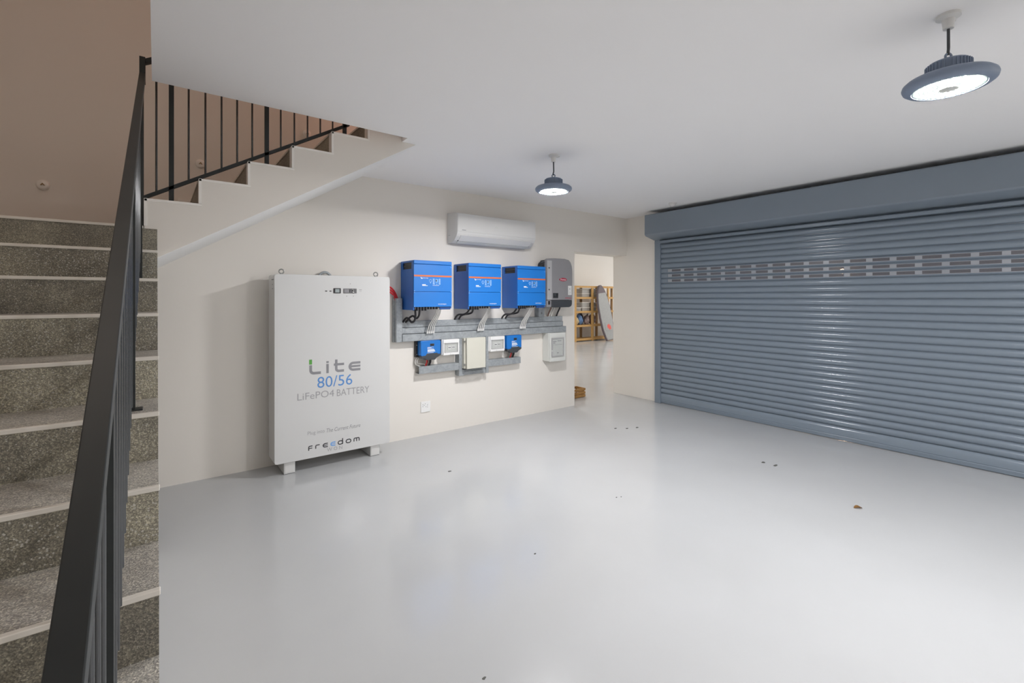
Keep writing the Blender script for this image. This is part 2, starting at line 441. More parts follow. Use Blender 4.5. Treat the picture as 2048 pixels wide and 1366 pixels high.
# ------------------------------------------------------------------ staircase
R1, G1, Z0, Y0 = 0.159, 0.2815, 1.909, 3.38
SX0, SX1 = -1.25, 0.006
stair = thing('staircase', 'terrazzo staircase with cream nosings turning at a landing beside black railing', 'stairs', (-0.6, 0.28, 0))
K = 11
pts = [(Y0, Z0 - 0.21)]
prof = [(Y0 + 0.012, Z0 - 0.02)]
for k in range(1, K + 1):
    prof.append((Y0 - (k - 1) * G1 + 0.012, Z0 - k * R1 - 0.02))
    prof.append((Y0 - k * G1 + 0.012, Z0 - k * R1 - 0.02))
prof.append((Y0 - K * G1 + 0.012, 0.0))
prof.append((Y0 + 0.012, 0.0))
obj('stair_side', MB().prism(prof, 'x', SX0, SX1 - 0.003), 'plaster', stair, 0)
for k in range(0, K + 1):
    yk, zk = Y0 - k * G1, Z0 - k * R1
    if k > 0:
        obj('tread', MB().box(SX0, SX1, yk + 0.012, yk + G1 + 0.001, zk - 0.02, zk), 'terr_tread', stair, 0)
        obj('nosing', MB().box(SX0, SX1 + 0.003, yk - 0.006, yk + 0.012, zk - 0.014, zk + 0.0005, 0.002, 1), 'nosing', stair)
    else:
        obj('nosing', MB().box(SX0, -0.058, yk - 0.006, yk + 0.012, zk - 0.014, zk + 0.0005, 0.002, 1), 'nosing', stair)
    zb = zk - R1
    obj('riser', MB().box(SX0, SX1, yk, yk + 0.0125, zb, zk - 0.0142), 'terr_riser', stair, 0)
obj('landing', MB().box(SX0, -0.05, Y0 + 0.012, WA, Z0 - 0.21, Z0), 'terr_tread', stair, 0)
# second flight
XB0, R2, G2, ZT = -0.053, 0.152, 0.26, 2.066
def sof(x): return 1.738 + 0.6025 * (x - 0.019)
poly = [(XB0, sof(XB0)), (XB0, ZT)]
for j in range(0, 6):
    if j > 0: poly.append((XB0 + G2 * j, ZT + R2 * (j - 1))); poly.append((XB0 + G2 * j, ZT + R2 * j))
XE = XB0 + G2 * 6
poly.append((XE, ZT + R2 * 5)); poly.append((XE, ZU)); poly.append((1.514, ZU)); poly.append((1.514, 2.709)); poly.append((1.6315, 2.709))
poly = [(x, min(z, ZU)) for x, z in poly]
# below the first tiles: drop the core by the tile thickness
core = []
for x, z in poly: core.append((x, z))
obj('stringer', MB().prism(core, 'y', Y0 + 0.001, Y0 + 0.06), 'plaster', stair, 0)
core2 = [(x + (0.012 if 0 < i < len(poly) - 4 else 0), z - (0.02 if 0 < i < len(poly) - 4 else 0)) for i, (x, z) in enumerate(poly)]
obj('waist_slab', MB().prism(core2, 'y', Y0 + 0.06, WA), 'soffit', stair, 0)
b = MB(); b.prism([(XB0, sof(XB0) - 0.002), (1.628, sof(1.628) - 0.002), (1.622, sof(1.622) + 0.004), (XB0, sof(XB0) + 0.004)], 'y', Y0 + 0.004, WA)
obj('soffit', b, 'soffit', stair, 0, label='white soffit under the upper flight')
for j in range(0, 6):
    x0 = XB0 + G2 * j; z1 = ZT + R2 * j
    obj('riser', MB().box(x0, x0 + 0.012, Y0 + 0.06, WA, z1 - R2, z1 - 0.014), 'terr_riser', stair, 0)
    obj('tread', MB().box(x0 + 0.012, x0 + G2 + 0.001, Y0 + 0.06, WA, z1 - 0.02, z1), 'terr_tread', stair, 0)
    obj('nosing', MB().box(x0 - 0.005, x0 + 0.012, Y0 + 0.06, WA, z1 - 0.014, z1 + 0.0005), 'nosing', stair, 0)
    e = MB(); e.box(x0, x0 + G2 + 0.014, Y0 - 0.003, Y0 + 0.062, z1 - 0.012, z1 + 0.002)
    obj('edge_trim', e, 'edge', stair, 0)
    e = MB(); e.box(x0 - 0.002, x0 + 0.012, Y0 - 0.003, Y0 + 0.062, z1 - (0.155 if j == 0 else R2), z1)
    obj('edge_trim', e, 'edge', stair, 0)
# stepped skirting on the wall beside the upper flight
for j in range(0, 6):
    x0 = XB0 + G2 * j; z1 = ZT + R2 * j
    s = MB(); s.box(x0, x0 + G2, WA - 0.012, WA, z1, z1 + 0.07)
    s.box(x0 + G2 - 0.07, x0 + G2, WA - 0.012, WA, z1 + 0.07, z1 + R2 + 0.07)
    obj('skirting', s, 'edge', stair, 0)

# ------------------------------------------------------------------ railing
rail = thing('stair_railing', 'black steel stair railing with thin balusters along both flights', 'railing', (-0.07, 0.35, 0))
def bar_yz(mb, x0, x1, y0, z0, y1, z1, h):
    mb.prism([(y0, z0), (y1, z1), (y1, z1 - h), (y0, z0 - h)], 'x', x0, x1, 0.0015)
def rz(y): return 0.878 + 0.563 * y          # top of the lower handrail
def nz(y): return Z0 - (Y0 - y) * R1 / G1     # nosing line
RX = -0.066
b = MB(); bar_yz(b, -0.0755, -0.0480, 0.33, rz(0.33), 3.40, rz(3.40), 0.035)
obj('handrail', b, 'rail', rail)
b = MB(); bar_yz(b, -0.079, -0.064, 0.33, nz(0.33) + 0.055, 3.44, nz(3.44) + 0.055, 0.024)
obj('bottom_rail', b, 'rail', rail)
posts = [1.03, 2.05, 3.07]
for y in posts:
    k = max(0, min(K, math.ceil((Y0 - y) / G1))); zt = Z0 - k * R1
    b = MB(); b.box(RX - 0.010, RX + 0.010, y - 0.012, y + 0.012, zt, rz(y) - 0.034)
    po = obj('post', b, 'rail', rail)
    b = MB(); b.box(RX - 0.022, RX + 0.030, y - 0.022, y + 0.022, zt, zt + 0.006, 0.001, 1)
    obj('foot_plate', b, 'rail', po)
for q in range(-7, 28):
        y = 1.03 + 0.085 * q
        if y > 3.38 or q in (0, 12, 24): continue
        obj('baluster', MB().cyl((RX, y, nz(y) + 0.03), (RX, y, rz(y) - 0.033), 0.0056, seg=14), 'rail_bar', rail, 50)
YR = 3.44
def rz2(x): return 2.873 + 0.584 * (x + 0.07)
def bz2(x): return 2.092 + 0.584 * (x + 0.056)
b = MB(); b.box(-0.0755, -0.0480, 3.385, 3.46, rz(3.40) - 0.05, rz2(-0.07) + 0.004, 0.0015, 1)
obj('corner_post', b, 'rail', rail, label='short upright joining the two handrails at the landing')
b = MB(); b.box(RX - 0.010, RX + 0.010, YR - 0.012, YR + 0.012, Z0, rz(3.40))
obj('post', b, 'rail', rail)
def bar_xz(mb, y0, y1, x0, z0, x1, z1, h):
    mb.prism([(x0, z0), (x1, z1), (x1, z1 - h), (x0, z0 - h)], 'y', y0, y1, 0.0015)
b = MB(); bar_xz(b, YR - 0.017, YR + 0.018, -0.0755, rz2(-0.0755), 1.5, rz2(1.5), 0.030)
obj('handrail', b, 'rail', rail)
b = MB(); bar_xz(b, YR - 0.010, YR + 0.010, -0.066, bz2(-0.066), 1.13, bz2(1.13), 0.024)
obj('bottom_rail', b, 'rail', rail)
for x in (0.073, 0.584, 1.095):
    j = int((x - XB0) / G2); zt = ZT + R2 * j
    obj('post', MB().box(x - 0.0125, x + 0.0125, YR - 0.010, YR + 0.010, zt, rz2(x) - 0.028), 'rail', rail)
for i in range(1, 13):
    if i in (0, 6, 12): continue
    x = 0.073 + 0.0852 * i
    if x < -0.03: continue
    obj('baluster', MB().cyl((x, YR, bz2(x) - 0.01), (x, YR, rz2(x) - 0.028), 0.0056, seg=14), 'rail_bar', rail, 50)
obj('baluster', MB().cyl((0.002, YR, bz2(0.002) - 0.01), (0.002, YR, rz2(0.002) - 0.028), 0.0056, seg=14), 'rail_bar', rail, 50)

# stair wall lights
for (x, z, lab) in ((-0.629, 2.289, 'round white step light on the wall above the landing'),
                    (0.29, 2.597, 'round white step light behind the lower balusters'),
                    (1.115, 3.021, 'round white step light highest up behind the balusters')):
    t = thing('step_light', lab, 'light', (x, WA, z), 'step lights along the stair wall')
    b = MB(); b.lathe([(0, 0.016), (0.020, 0.016), (0.034, 0.010), (0.037, 0.0), (0.0, 0.0)], (0, 0, 0), 28)
    bmesh.ops.transform(b.bm, matrix=Matrix.Translation((x, WA, z)) @ Matrix.Rotation(PI / 2, 4, 'X'), verts=list(b.bm.verts))
    obj('bezel', b, 'edge', t, 60)
    b = MB(); b.prism([(x - 0.012, z - 0.004), (x, z + 0.012), (x + 0.012, z - 0.004), (x + 0.007, z - 0.006), (x, z + 0.003), (x - 0.007, z - 0.006)], 'y', WA - 0.022, WA - 0.014)
    obj('hood', b, 'wood_dk', t)

# ------------------------------------------------------------------ roller shutter
shut = thing('roller_shutter', 'slate blue roller shutter with ribbed slats under a long box housing', 'shutter', (5.70, 1.5, 0))
YL, YRt = 4.025, -1.05
pf = [(5.43, 2.38), (5.432, 2.642), (5.438, 2.652), (5.45, 2.657), (WB, 2.657), (WB, 2.315), (5.64, 2.315), (5.455, 2.358), (5.44, 2.366)]
b = MB(); b.bm.verts.ensure_lookup_table()
b.prism([(u, v) for u, v in pf], 'y', YRt, YL)
for v in b.bm.verts: pass
obj('housing', b, 'housing', shut, 30)
obj('housing_lip', MB().box(5.60, 5.66, YRt, YL - 0.12, 2.262, 2.296, 0.004, 1), 'shutter', shut)
for y in (3.95 + 0.035, -0.98):
    g = MB(); g.box(5.665, WB, y - 0.045, y + 0.045, 0.0, 2.335, 0.003, 1)
    gr = obj('guide_rail', g, 'shutter', shut)
b = MB(); b.box(5.66, 5.70, 3.80, 3.945, 2.262, 2.288, 0.002, 1)
obj('guide_stop', b, 'housing', shut)
for z in (2.285, 1.594, 0.902, 0.196):
    obj('bracket', MB().box(5.70, WB, 4.025, 4.055, z - 0.020, z + 0.020, 0.002, 1), 'bracket', shut)
PITCH, ZB = 0.0707, 0.142
YS0, YS1 = -0.94, 3.955
def slat_profile(n=13):
    P = []
    h = PITCH
    for i in range(n):
        t = i / (n - 1)
        P.append((-0.0185 * math.sin(PI * t) ** 0.6, 0.0045 + t * (h - 0.0065)))
    return P
fp = slat_profile()
prof = [(5.709, 0.0), (5.709, 0.0045)] + [(5.7035 + x, z) for x, z in fp] + [(5.709, PITCH - 0.002), (5.709, PITCH), (5.712, PITCH), (5.712, 0.0)]
b = MB(); b.bm.free(); b.bm = bmesh.new()
tmp = MB()
def prism_xz(mb, pts, y0, y1):
    return mb.prism(pts, 'y', y0, y1)
prism_xz(tmp, prof, YS0, YS1)
bmesh.ops.translate(tmp.bm, verts=list(tmp.bm.verts), vec=(-5.70, -1.5, 0))
slat_me = bpy.data.meshes.new('slat'); tmp.bm.to_mesh(slat_me); tmp.bm.free()
slat_me.materials.append(M['shutter']); shade(slat_me, 40)
# vision slat: plain lips above and below a flat pale strip pierced by panes
VT, VB = 0.058, 0.018
slot_y = [3.77 - 0.19 * i for i in range(25)]
vb = MB()
lower = [(5.704, 0.0)] + [(5.702 - 0.0135 * math.sin(PI * t / 2) ** 0.8, 0.004 + t * (VB - 0.004)) for t in (0, .25, .5, .75, 1)] + [(5.711, VB), (5.711, 0)]
upper = [(5.7115, VT), (5.6885, VT), (5.691, VT + 0.004), (5.698, PITCH - 0.003), (5.704, PITCH), (5.711, PITCH)]
vb.prism(lower, 'y', YS0, YS1); vb.prism(upper, 'y', YS0, YS1)
vb.box(5.6925, 5.711, 3.833, YS1, VB, VT); vb.box(5.6925, 5.711, YS0, -0.86, VB, VT)
bmesh.ops.translate(vb.bm, verts=list(vb.bm.verts), vec=(-5.70, -1.5, 0))
vis_me = bpy.data.meshes.new('vision_slat'); vb.bm.to_mesh(vis_me); vb.bm.free()
vis_me.materials.append(M['shutter']); shade(vis_me, 40)
st = MB()
st.box(5.697, 5.703, -0.86, 3.833, VB, VB + 0.0055); st.box(5.697, 5.703, -0.86, 3.833, VT - 0.0055, VT)
prev = 3.833
for y in slot_y:
    st.box(5.697, 5.703, y, prev, VB + 0.0055, VT - 0.0055); prev = y - 0.137
st.box(5.697, 5.703, -0.86, prev, VB + 0.0055, VT - 0.0055)
bmesh.ops.translate(st.bm, verts=list(st.bm.verts), vec=(-5.70, -1.5, 0))
strip_me = bpy.data.meshes.new('vision_strip'); st.bm.to_mesh(strip_me); st.bm.free(); strip_me.materials.append(M['vision'])
pn = MB(); pn.box(-0.001, 0.001, -0.0685, 0.0685, VB + 0.0055, VT - 0.0055)
pane_me = bpy.data.meshes.new('pane'); pn.bm.to_mesh(pane_me); pn.bm.free(); pane_me.materials.append(M['pane'])
NS = 31
for k in range(NS):
    z = ZB + PITCH * k
    if k in (22, 23, 24):
        s = bpy.data.objects.new('vision_slat', vis_me); link(s, shut); s.location = (0, 0, z)
        q = bpy.data.objects.new('vision_strip', strip_me); link(q, s)
        for y in slot_y:
            p_ = bpy.data.objects.new('pane', pane_me); link(p_, s); p_.location = (0.0, y - 0.0685 - 1.5, 0)
    else:
        s = bpy.data.objects.new('slat', slat_me); link(s, shut); s.location = (0, 0, z)
bb = MB(); bb.prism([(5.700, 0.004), (5.690, 0.010), (5.684, 0.045), (5.688, 0.052), (5.684, 0.056), (5.683, 0.095), (5.687, 0.118), (5.697, 0.136), (5.704, 0.1415), (5.712, 0.1415), (5.712, 0.004)], 'y', YS0, YS1)
obj('bottom_bar', bb, 'shutter', shut, 30)

# ------------------------------------------------------------------ high-bay lamps
def highbay(x, y, label):
    t = thing('high_bay_lamp', label, 'lamp', (x, y, ZC), 'high bay lamps under the ceiling')
    c = MB(); c.lathe([(0, 0), (0.042, 0), (0.042, -0.012), (0.022, -0.020), (0.018, -0.060), (0, -0.060)], (x, y, ZC), 24)
    c.box(x + 0.02, x + 0.062, y - 0.016, y + 0.016, ZC - 0.012, ZC, 0.003, 1)
    obj('ceiling_mount', c, 'white_pl', t)
    obj('cord', MB().tube([(x, y, ZC - 0.058), (x + 0.001, y, ZC - 0.10), (x + 0.002, y, ZC - 0.14), (x - 0.004, y, ZC - 0.160), (x, y, ZC - 0.172)], 0.0055), 'dark', t, 60)
    e = MB(); e.torus((x, y, ZC - 0.178), 0.013, 0.0045, (0.6, 0.8, 0)); e.cyl((x, y, ZC - 0.205), (x, y, ZC - 0.188), 0.012, 0.008)
    obj('hook', e, 'lamp', t, 60)
    d = MB(); d.lathe([(0, -0.196), (0.018, -0.196), (0.022, -0.202), (0.066, -0.204), (0.0715, -0.210), (0.0725, -0.262), (0.0, -0.262)], (x, y, ZC), 36)
    for i in range(36):
        a = 2 * PI * i / 36; ca, sa = math.cos(a), math.sin(a)
        f = MB(); f.box(0.068, 0.077, -0.0015, 0.0015, -0.258, -0.212)
        bmesh.ops.transform(f.bm, matrix=Matrix.Translation((x, y, ZC)) @ Matrix.Rotation(a, 4, 'Z'), verts=list(f.bm.verts))
        me = bpy.data.meshes.new('tmp'); f.bm.to_mesh(me); f.bm.free(); d.bm.from_mesh(me); bpy.data.meshes.remove(me)
    obj('driver_housing', d, 'lamp', t, 40)
    h = MB(); h.lathe([(0, -0.258), (0.074, -0.258), (0.110, -0.262), (0.142, -0.270), (0.153, -0.280), (0.156, -0.290), (0.152, -0.302), (0.140, -0.311), (0.122, -0.314), (0.119, -0.309), (0.0, -0.309)], (x, y, ZC), 48)
    obj('reflector_ring', h, 'lamp', t, 50)
    lp = MB(); lp.cyl((x, y, ZC - 0.3125), (x, y, ZC - 0.3092), 0.117, seg=48)
    lens = obj('lens', lp, 'ledplate', t)
    L = MB()
    for R, n in ((0.104, 38), (0.088, 32), (0.072, 26), (0.056, 20)):
        for i in range(n):
            a = 2 * PI * i / n
            L.lathe([(0, -0.3134), (0.0040, -0.3131), (0.0043, -0.3127)], (x + R * math.cos(a), y + R * math.sin(a), ZC), 6)
    led = obj('led_array', L, 'led', t, 0)
    led['kind'] = 'stuff'
    cp = MB(); cp.prism([(x + 0.034 * math.cos(a), y + 0.034 * math.sin(a)) for a in [2 * PI * i / 8 for i in range(8)]], 'z', ZC - 0.319, ZC - 0.312)
    obj('sensor_cover', cp, 'off_pl', t)
    return t
l1 = highbay(2.678, 2.911, 'round slate high bay lamp nearer the air conditioner, hanging mid room')
l2 = highbay(2.693, 0.439, 'large close round slate high bay lamp with its LED dots visible')
dup(l1, (2.69, -2.05, ZC), 'round slate high bay lamp added out of view behind the camera for fill')  # unseen lamp added to light the rear of the room
dup(l1, (4.9, -2.4, ZC), 'round slate high bay lamp added unseen behind the camera by the shutter wall for fill')  # unseen lamp added so its bounced light lifts the ceiling

# ------------------------------------------------------------------ battery cabinet
FY = 4.262
bat = thing('battery_cabinet', 'tall white battery cabinet with grey, blue and green lettering standing on two feet', 'cabinet', (1.28, 4.4, 0))
X0, X1, Zb, Zt = 0.781, 1.787, 0.103, 1.697
b = MB(); b.box(X0, X1, FY + 0.022, 4.52, Zb + 0.004, Zt - 0.004, 0.012, 2)
obj('body', b, 'cab', bat)
b = MB(); b.prism([(X0 + 0.022 - 0.022 * math.cos(a), Zb + 0.022 - 0.022 * math.sin(a)) for a in [i * PI / 8 for i in range(5)]]
                 + [(X1 - 0.022 + 0.022 * math.sin(a), Zb + 0.022 - 0.022 * math.cos(a)) for a in [i * PI / 8 for i in range(5)]]
                 + [(X1 - 0.022 + 0.022 * math.cos(a), Zt - 0.022 + 0.022 * math.sin(a)) for a in [i * PI / 8 for i in range(5)]]
                 + [(X0 + 0.022 - 0.022 * math.sin(a), Zt - 0.022 + 0.022 * math.cos(a)) for a in [i * PI / 8 for i in range(5)]], 'y', FY, FY + 0.024, 0.003)
obj('front_panel', b, 'cab', bat)
for x0 in (0.858, 1.605):
    b = MB(); b.box(x0, x0 + 0.088, FY + 0.022, 4.54, 0.004, Zb + 0.008)
    ft = obj('foot', b, 'cab', bat, 0)
    obj('foot_end', MB().box(x0 + 0.006, x0 + 0.082, FY + 0.019, FY + 0.023, 0.012, Zb - 0.003, 0.001, 1), 'white_pl', ft)
    obj('pad', MB().box(x0 + 0.002, x0 + 0.086, FY + 0.024, 4.53, 0.0, 0.0045), 'black', ft)
for x in (0.865, 1.708):
    b = MB(); b.torus((x, 4.42, Zt + 0.030), 0.019, 0.0055, (0.35, 0.94, 0)); b.cyl((x, 4.42, Zt - 0.006), (x, 4.42, Zt + 0.012), 0.012, 0.009)
    obj('lifting_eye', b, 'steel', bat, 60)
b = MB(); b.tube([(1.205, 4.54, 1.60), (1.21, 4.54, 1.70), (1.262, 4.54, 1.738), (1.315, 4.54, 1.70), (1.32, 4.54, 1.60)], 0.012)
b.box(1.20, 1.325, 4.515, 4.55, 1.55, 1.62)
obj('cable_loop', b, 'galv', bat, 60, label='grey cable loop behind the top edge')
# display
b = MB(); b.box(1.259, 1.322, FY - 0.008, FY + 0.004, 1.538, 1.583, 0.003, 1)
dp = obj('display_frame', b, 'black', bat)
obj('display_screen', MB().box(1.272, 1.309, FY - 0.0095, FY - 0.007, 1.545, 1.576), 'screen', dp)
b = MB(); b.box(1.346, 1.466, FY - 0.004, FY + 0.004, 1.538, 1.581, 0.001, 1)
cpn = obj('control_panel', b, 'grey_panel', bat)
b = MB(); b.box(1.352, 1.396, FY - 0.0055, FY - 0.0035, 1.544, 1.575)
obj('panel_field', b, 'grey_inv', cpn)
b = MB(); b.box(1.398, 1.404, FY - 0.006, FY - 0.0035, 1.548, 1.572)
obj('panel_slider', b, 'black', cpn)
b = MB(); b.tube([(1.413, FY - 0.008, 1.567), (1.426, FY - 0.010, 1.574), (1.434, FY - 0.010, 1.562), (1.424, FY - 0.010, 1.550), (1.440, FY - 0.008, 1.546)], 0.0035)
obj('key_switch', b, 'steel', cpn, 60)
for x in (1.196, 1.233):
    obj('indicator', MB().box(x - 0.009, x + 0.009, FY - 0.0025, FY + 0.002, 1.553, 1.561, 0.002, 1), 'black', bat)
for x, z in ((1.409, 1.625), (1.377, 1.512), (1.437, 1.512)):
    obj('screw', MB().cyl((x, FY + 0.002, z), (x, FY - 0.003, z), 0.005, 0.004, 10), 'steel', bat)
obj('caption', MB().box(1.488, 1.515, FY - 0.0008, FY, 1.568, 1.574).box(1.490, 1.512, FY - 0.0008, FY, 1.556, 1.559), 'ink_grey2', bat, 0)
for y, z in ((4.31, 1.652), (4.36, 1.652), (4.34, 1.61), (4.34, 1.575)):
    obj('vent_slot', MB().box(X0 - 0.0015, X0 + 0.002, y - 0.014 if z > 1.64 else y - 0.004, y + 0.014 if z > 1.64 else y + 0.004, z - 0.004, z + 0.004), 'dark', bat, 0)
obj('shadow_gap', MB().box(X0 + 0.02, X1 - 0.02, 4.519, 4.56, 0.3, 1.5), 'galv', bat, 0, label='grey block standing in for the shadow gap between cabinet and wall')  # added block, stands in for the shade behind the cabinet
FT = FY - 0.0002
# "Lite"
def arc(cx, cz, r, a0, a1, n=5):
    return [(cx + r * math.cos(math.radians(a0 + (a1 - a0) * i / n)), cz + r * math.sin(math.radians(a0 + (a1 - a0) * i / n))) for i in range(n + 1)]
obj('lettering', MB().box(1.053, 1.077, FT - 0.001, FT, 0.918, 0.960), 'ink_green', bat, 0, label='green square of the large logo')
LITE = []
T = MB(); T.stroke([(1.066, 0.911)] + arc(1.092, 0.866, 0.026, 180, 270) + [(1.151, 0.840)], 0.0225, FT); LITE.append(T)
T = MB(); T.box(1.197, 1.218, FT - 0.001, FT, 0.919, 0.936); T.box(1.197, 1.218, FT - 0.001, FT, 0.829, 0.911); LITE.append(T)
T = MB(); T.stroke([(1.283, 0.944)] + [(1.283, 0.862)] + arc(1.305, 0.862, 0.022, 180, 270) + [(1.351, 0.840)], 0.0215, FT)
T.box(1.262, 1.273, FT - 0.001, FT, 0.889, 0.909); T.box(1.293, 1.352, FT - 0.001, FT, 0.889, 0.910); LITE.append(T)
T = MB(); T.stroke([(1.501, 0.901)] + [(1.434, 0.901)] + arc(1.434, 0.870, 0.031, 90, 270, 8) + [(1.501, 0.839)], 0.0215, FT)
T.box(1.414, 1.501, FT - 0.0009, FT, 0.861, 0.880); LITE.append(T)
for T in LITE: obj('letter', T, 'ink_grey', bat, 0)
obj('lettering', text_bm('80/56', 1.121, 1.427, 0.705, 0.802, FY), 'ink_blue', bat, 0, label='blue numerals')
obj('lettering', text_bm('LiFePO4', 0.958, 1.264, 0.617, 0.677, FY), 'ink_grey2', bat, 0)
obj('lettering', text_bm('BATTERY', 1.288, 1.585, 0.614, 0.674, FY), 'ink_grey2', bat, 0)
obj('lettering', text_bm('Plug into', 1.041, 1.182, 0.298, 0.338, FY), 'ink_grey2', bat, 0)
obj('lettering', text_bm('The Current Future', 1.199, 1.501, 0.303, 0.338, FY, shear=0.25), 'ink_grey', bat, 0)
# "freedom" in squared strokes
w_ = 0.0085; zm, zt2 = 0.193, 0.208
FREE = []
def fr_(): FREE.append(MB()); return FREE[-1]
T = fr_(); T.stroke([(1.050, 0.172), (1.050, 0.199)] + arc(1.060, 0.199, 0.010, 180, 90, 3) + [(1.081, 0.209)], w_, FT); T.box(1.046, 1.079, FT - 0.0014, FT, 0.187, 0.194)
T = fr_(); T.stroke([(1.108, 0.178), (1.108, 0.199)] + arc(1.117, 0.199, 0.009, 180, 90, 3) + [(1.141, 0.208)], w_, FT)
def ee(x, T):
    T.stroke([(x + 0.043, zt2)] + [(x + 0.018, zt2)] + arc(x + 0.018, zm, 0.0145, 90, 270, 6) + [(x + 0.043, 0.1785)], w_, FT); T.box(x + 0.006, x + 0.043, FT - 0.0009, FT, 0.190, 0.1965)
ee(1.167, fr_())
T2 = MB(); ee(1.233, T2)
def oo(x0, x1, T): T.stroke([(x1 - 0.012, zt2), (x0 + 0.016, zt2)] + arc(x0 + 0.0155, zm, 0.015, 90, 270, 6) + arc(x1 - 0.0155, zm, 0.015, -90, 90, 6), w_, FT)
T = fr_(); oo(1.299, 1.341, T); T.box(1.335, 1.343, FT - 0.0014, FT, 0.176, 0.228)
oo(1.370, 1.414, fr_())
T = fr_(); T.stroke([(1.442, 0.178), (1.442, 0.202), (1.449, zt2), (1.483, zt2), (1.490, 0.202), (1.490, 0.178)], w_, FT); T.box(1.462, 1.470, FT - 0.0014, FT, 0.178, 0.206)
for T in FREE: obj('letter', T, 'ink_dark', bat, 0)
obj('letter', T2, 'ink_lblue', bat, 0, label='blue letter in the dark word')
obj('lettering', text_bm('W O N', 1.203, 1.336, 0.133, 0.164, FY), 'ink_grey2', bat, 0)

# ------------------------------------------------------------------ blue inverters
def inverter(label):
    X, Yf, z0, z1, W = 2.038, 4.265, 1.385, 1.874, 0.437
    t = thing('blue_inverter', label, 'inverter', (X, WA, z0), 'three large blue inverters in a row')
    b = MB()
    b.box(X, X + 0.012, Yf + 0.012, WA - 0.015, z0 - 0.012, z1 - 0.085)                  # left cheek
    b.box(X, X + 0.012, Yf + 0.012, WA - 0.015, z1 - 0.018, z1)                          # above the vent
    b.box(X, X + 0.012, Yf + 0.012, Yf + 0.05, z1 - 0.086, z1 - 0.017)
    b.box(X, X + 0.012, WA - 0.06, WA - 0.015, z1 - 0.086, z1 - 0.017)
    b.box(X + W - 0.012, X + W, Yf + 0.012, WA - 0.015, z0, z1)                           # right cheek
    b.box(X + 0.011, X + W - 0.011, WA - 0.06, WA, z0 + 0.03, z1)                         # back
    b.box(X + 0.011, X + W - 0.011, Yf + 0.012, WA - 0.015, z1 - 0.014, z1)               # top
    obj('body', b, 'blue_side', t, 0)
    b = MB(); b.box(X + 0.0115, X + 0.06, Yf + 0.05, WA - 0.06, z1 - 0.086, z1 - 0.016)
    b.box(X + 0.002, X + 0.011, Yf + 0.05, WA - 0.06, z1 - 0.055, z1 - 0.050)
    vv = obj('vent', b, 'black', t, 0)
    obj('cover_lid', MB().box(X + 0.001, X + W - 0.001, Yf - 0.001, Yf + 0.014, z1 - 0.036, z1 + 0.002, 0.006, 2), 'blue', t)
    obj('front_cover', MB().box(X + 0.001, X + W - 0.001, Yf, Yf + 0.014, 1.5595, z1 - 0.0385, 0.003, 2), 'blue', t)
    obj('lower_cover', MB().box(X + 0.001, X + W - 0.001, Yf, Yf + 0.014, 1.404, 1.557, 0.003, 2), 'blue', t)
    obj('stripe', MB().box(X + 0.003, X + W - 0.003, Yf - 0.001, Yf + 0.002, 1.711, 1.728), 'orange', t, 0)
    g = MB(); g.box(X + 0.012, X + W - 0.012, Yf + 0.03, WA - 0.06, 1.405, 1.420)
    g.box(X + 0.30, X + W - 0.012, Yf + 0.014, Yf + 0.024, 1.375, 1.42)
    un = obj('gland_plate', g, 'blue_dark', t, 0)
    for i in range(9):
        xx = X + 0.03 + i * 0.032
        obj('gland', MB().cyl((xx, Yf + 0.06, 1.365 if i < 5 else 1.378), (xx, Yf + 0.06, 1.41), 0.011, seg=12), 'black', un)
    F = Yf - 0.0004
    s = MB(); s.prism([(X + 0.074, 1.704), (X + 0.082, 1.704), (X + 0.090, 1.694), (X + 0.098, 1.701), (X + 0.100, 1.697), (X + 0.090, 1.687), (X + 0.083, 1.690)], 'y', F - 0.0008, F)
    obj('logo_mark', s, 'ink_white', t, 0)
    obj('lettering', text_bm('victron energy', X + 0.102, X + 0.160, 1.690, 1.703, Yf), 'ink_white', t, 0)
    obj('lettering', text_bm('www.victronenergy.com', X + 0.273, X + 0.370, 1.421, 1.440, Yf), 'ink_white', t, 0)
    p = MB()
    p.box(X + 0.093, X + 0.133, F - 0.0008, F, 1.626, 1.634); p.box(X + 0.093, X + 0.154, F - 0.0008, F, 1.617, 1.622)
    p.box(X + 0.210, X + 0.285, F - 0.0008, F, 1.621, 1.6235)
    obj('print', p, 'ink_white', t, 0)
    p = MB()
    p.torus((X + 0.186, F, 1.670), 0.014, 0.003, (0, 1, 0), 16, 4); p.box(X + 0.182, X + 0.190, F - 0.0008, F, 1.645, 1.655)
    for i, xx in enumerate((0.222, 0.290)):
        for zz in (1.690, 1.681, 1.672, 1.663, 1.654, 1.645):
            p.box(X + xx - 0.010, X + xx + 0.010, F - 0.0008, F, zz - 0.0028, zz + 0.0028)
    p.box(X + 0.247, X + 0.266, F - 0.0008, F, 1.634, 1.640); p.box(X + 0.212, X + 0.236, F - 0.0008, F, 1.634, 1.640); p.box(X + 0.278, X + 0.300, F - 0.0008, F, 1.634, 1.640)
    obj('print', p, 'ink_pale', t, 0)
    sw = MB(); sw.box(X + 0.242, X + 0.272, F - 0.001, F, 1.652, 1.690, 0.002, 1)
    s_ = obj('switch_panel', sw, 'ink_lblue', t, 0)
    obj('switch', MB().box(X + 0.246, X + 0.256, F - 0.005, F, 1.663, 1.682, 0.001, 1), 'dark', s_)
    for x, z in ((0.008, 1.566), (0.008, 1.551), (0.425, 1.563), (0.008, 1.412), (0.428, 1.412), (0.425, 1.815)):
        obj('screw', MB().cyl((X + x, Yf + 0.001, z), (X + x, Yf - 0.002, z), 0.0045, 0.0035, 8), 'ink_pale', t)
    return t
inv1 = inverter('large blue inverter nearest the white battery cabinet')
IX = (2.038, 2.682, 3.356)
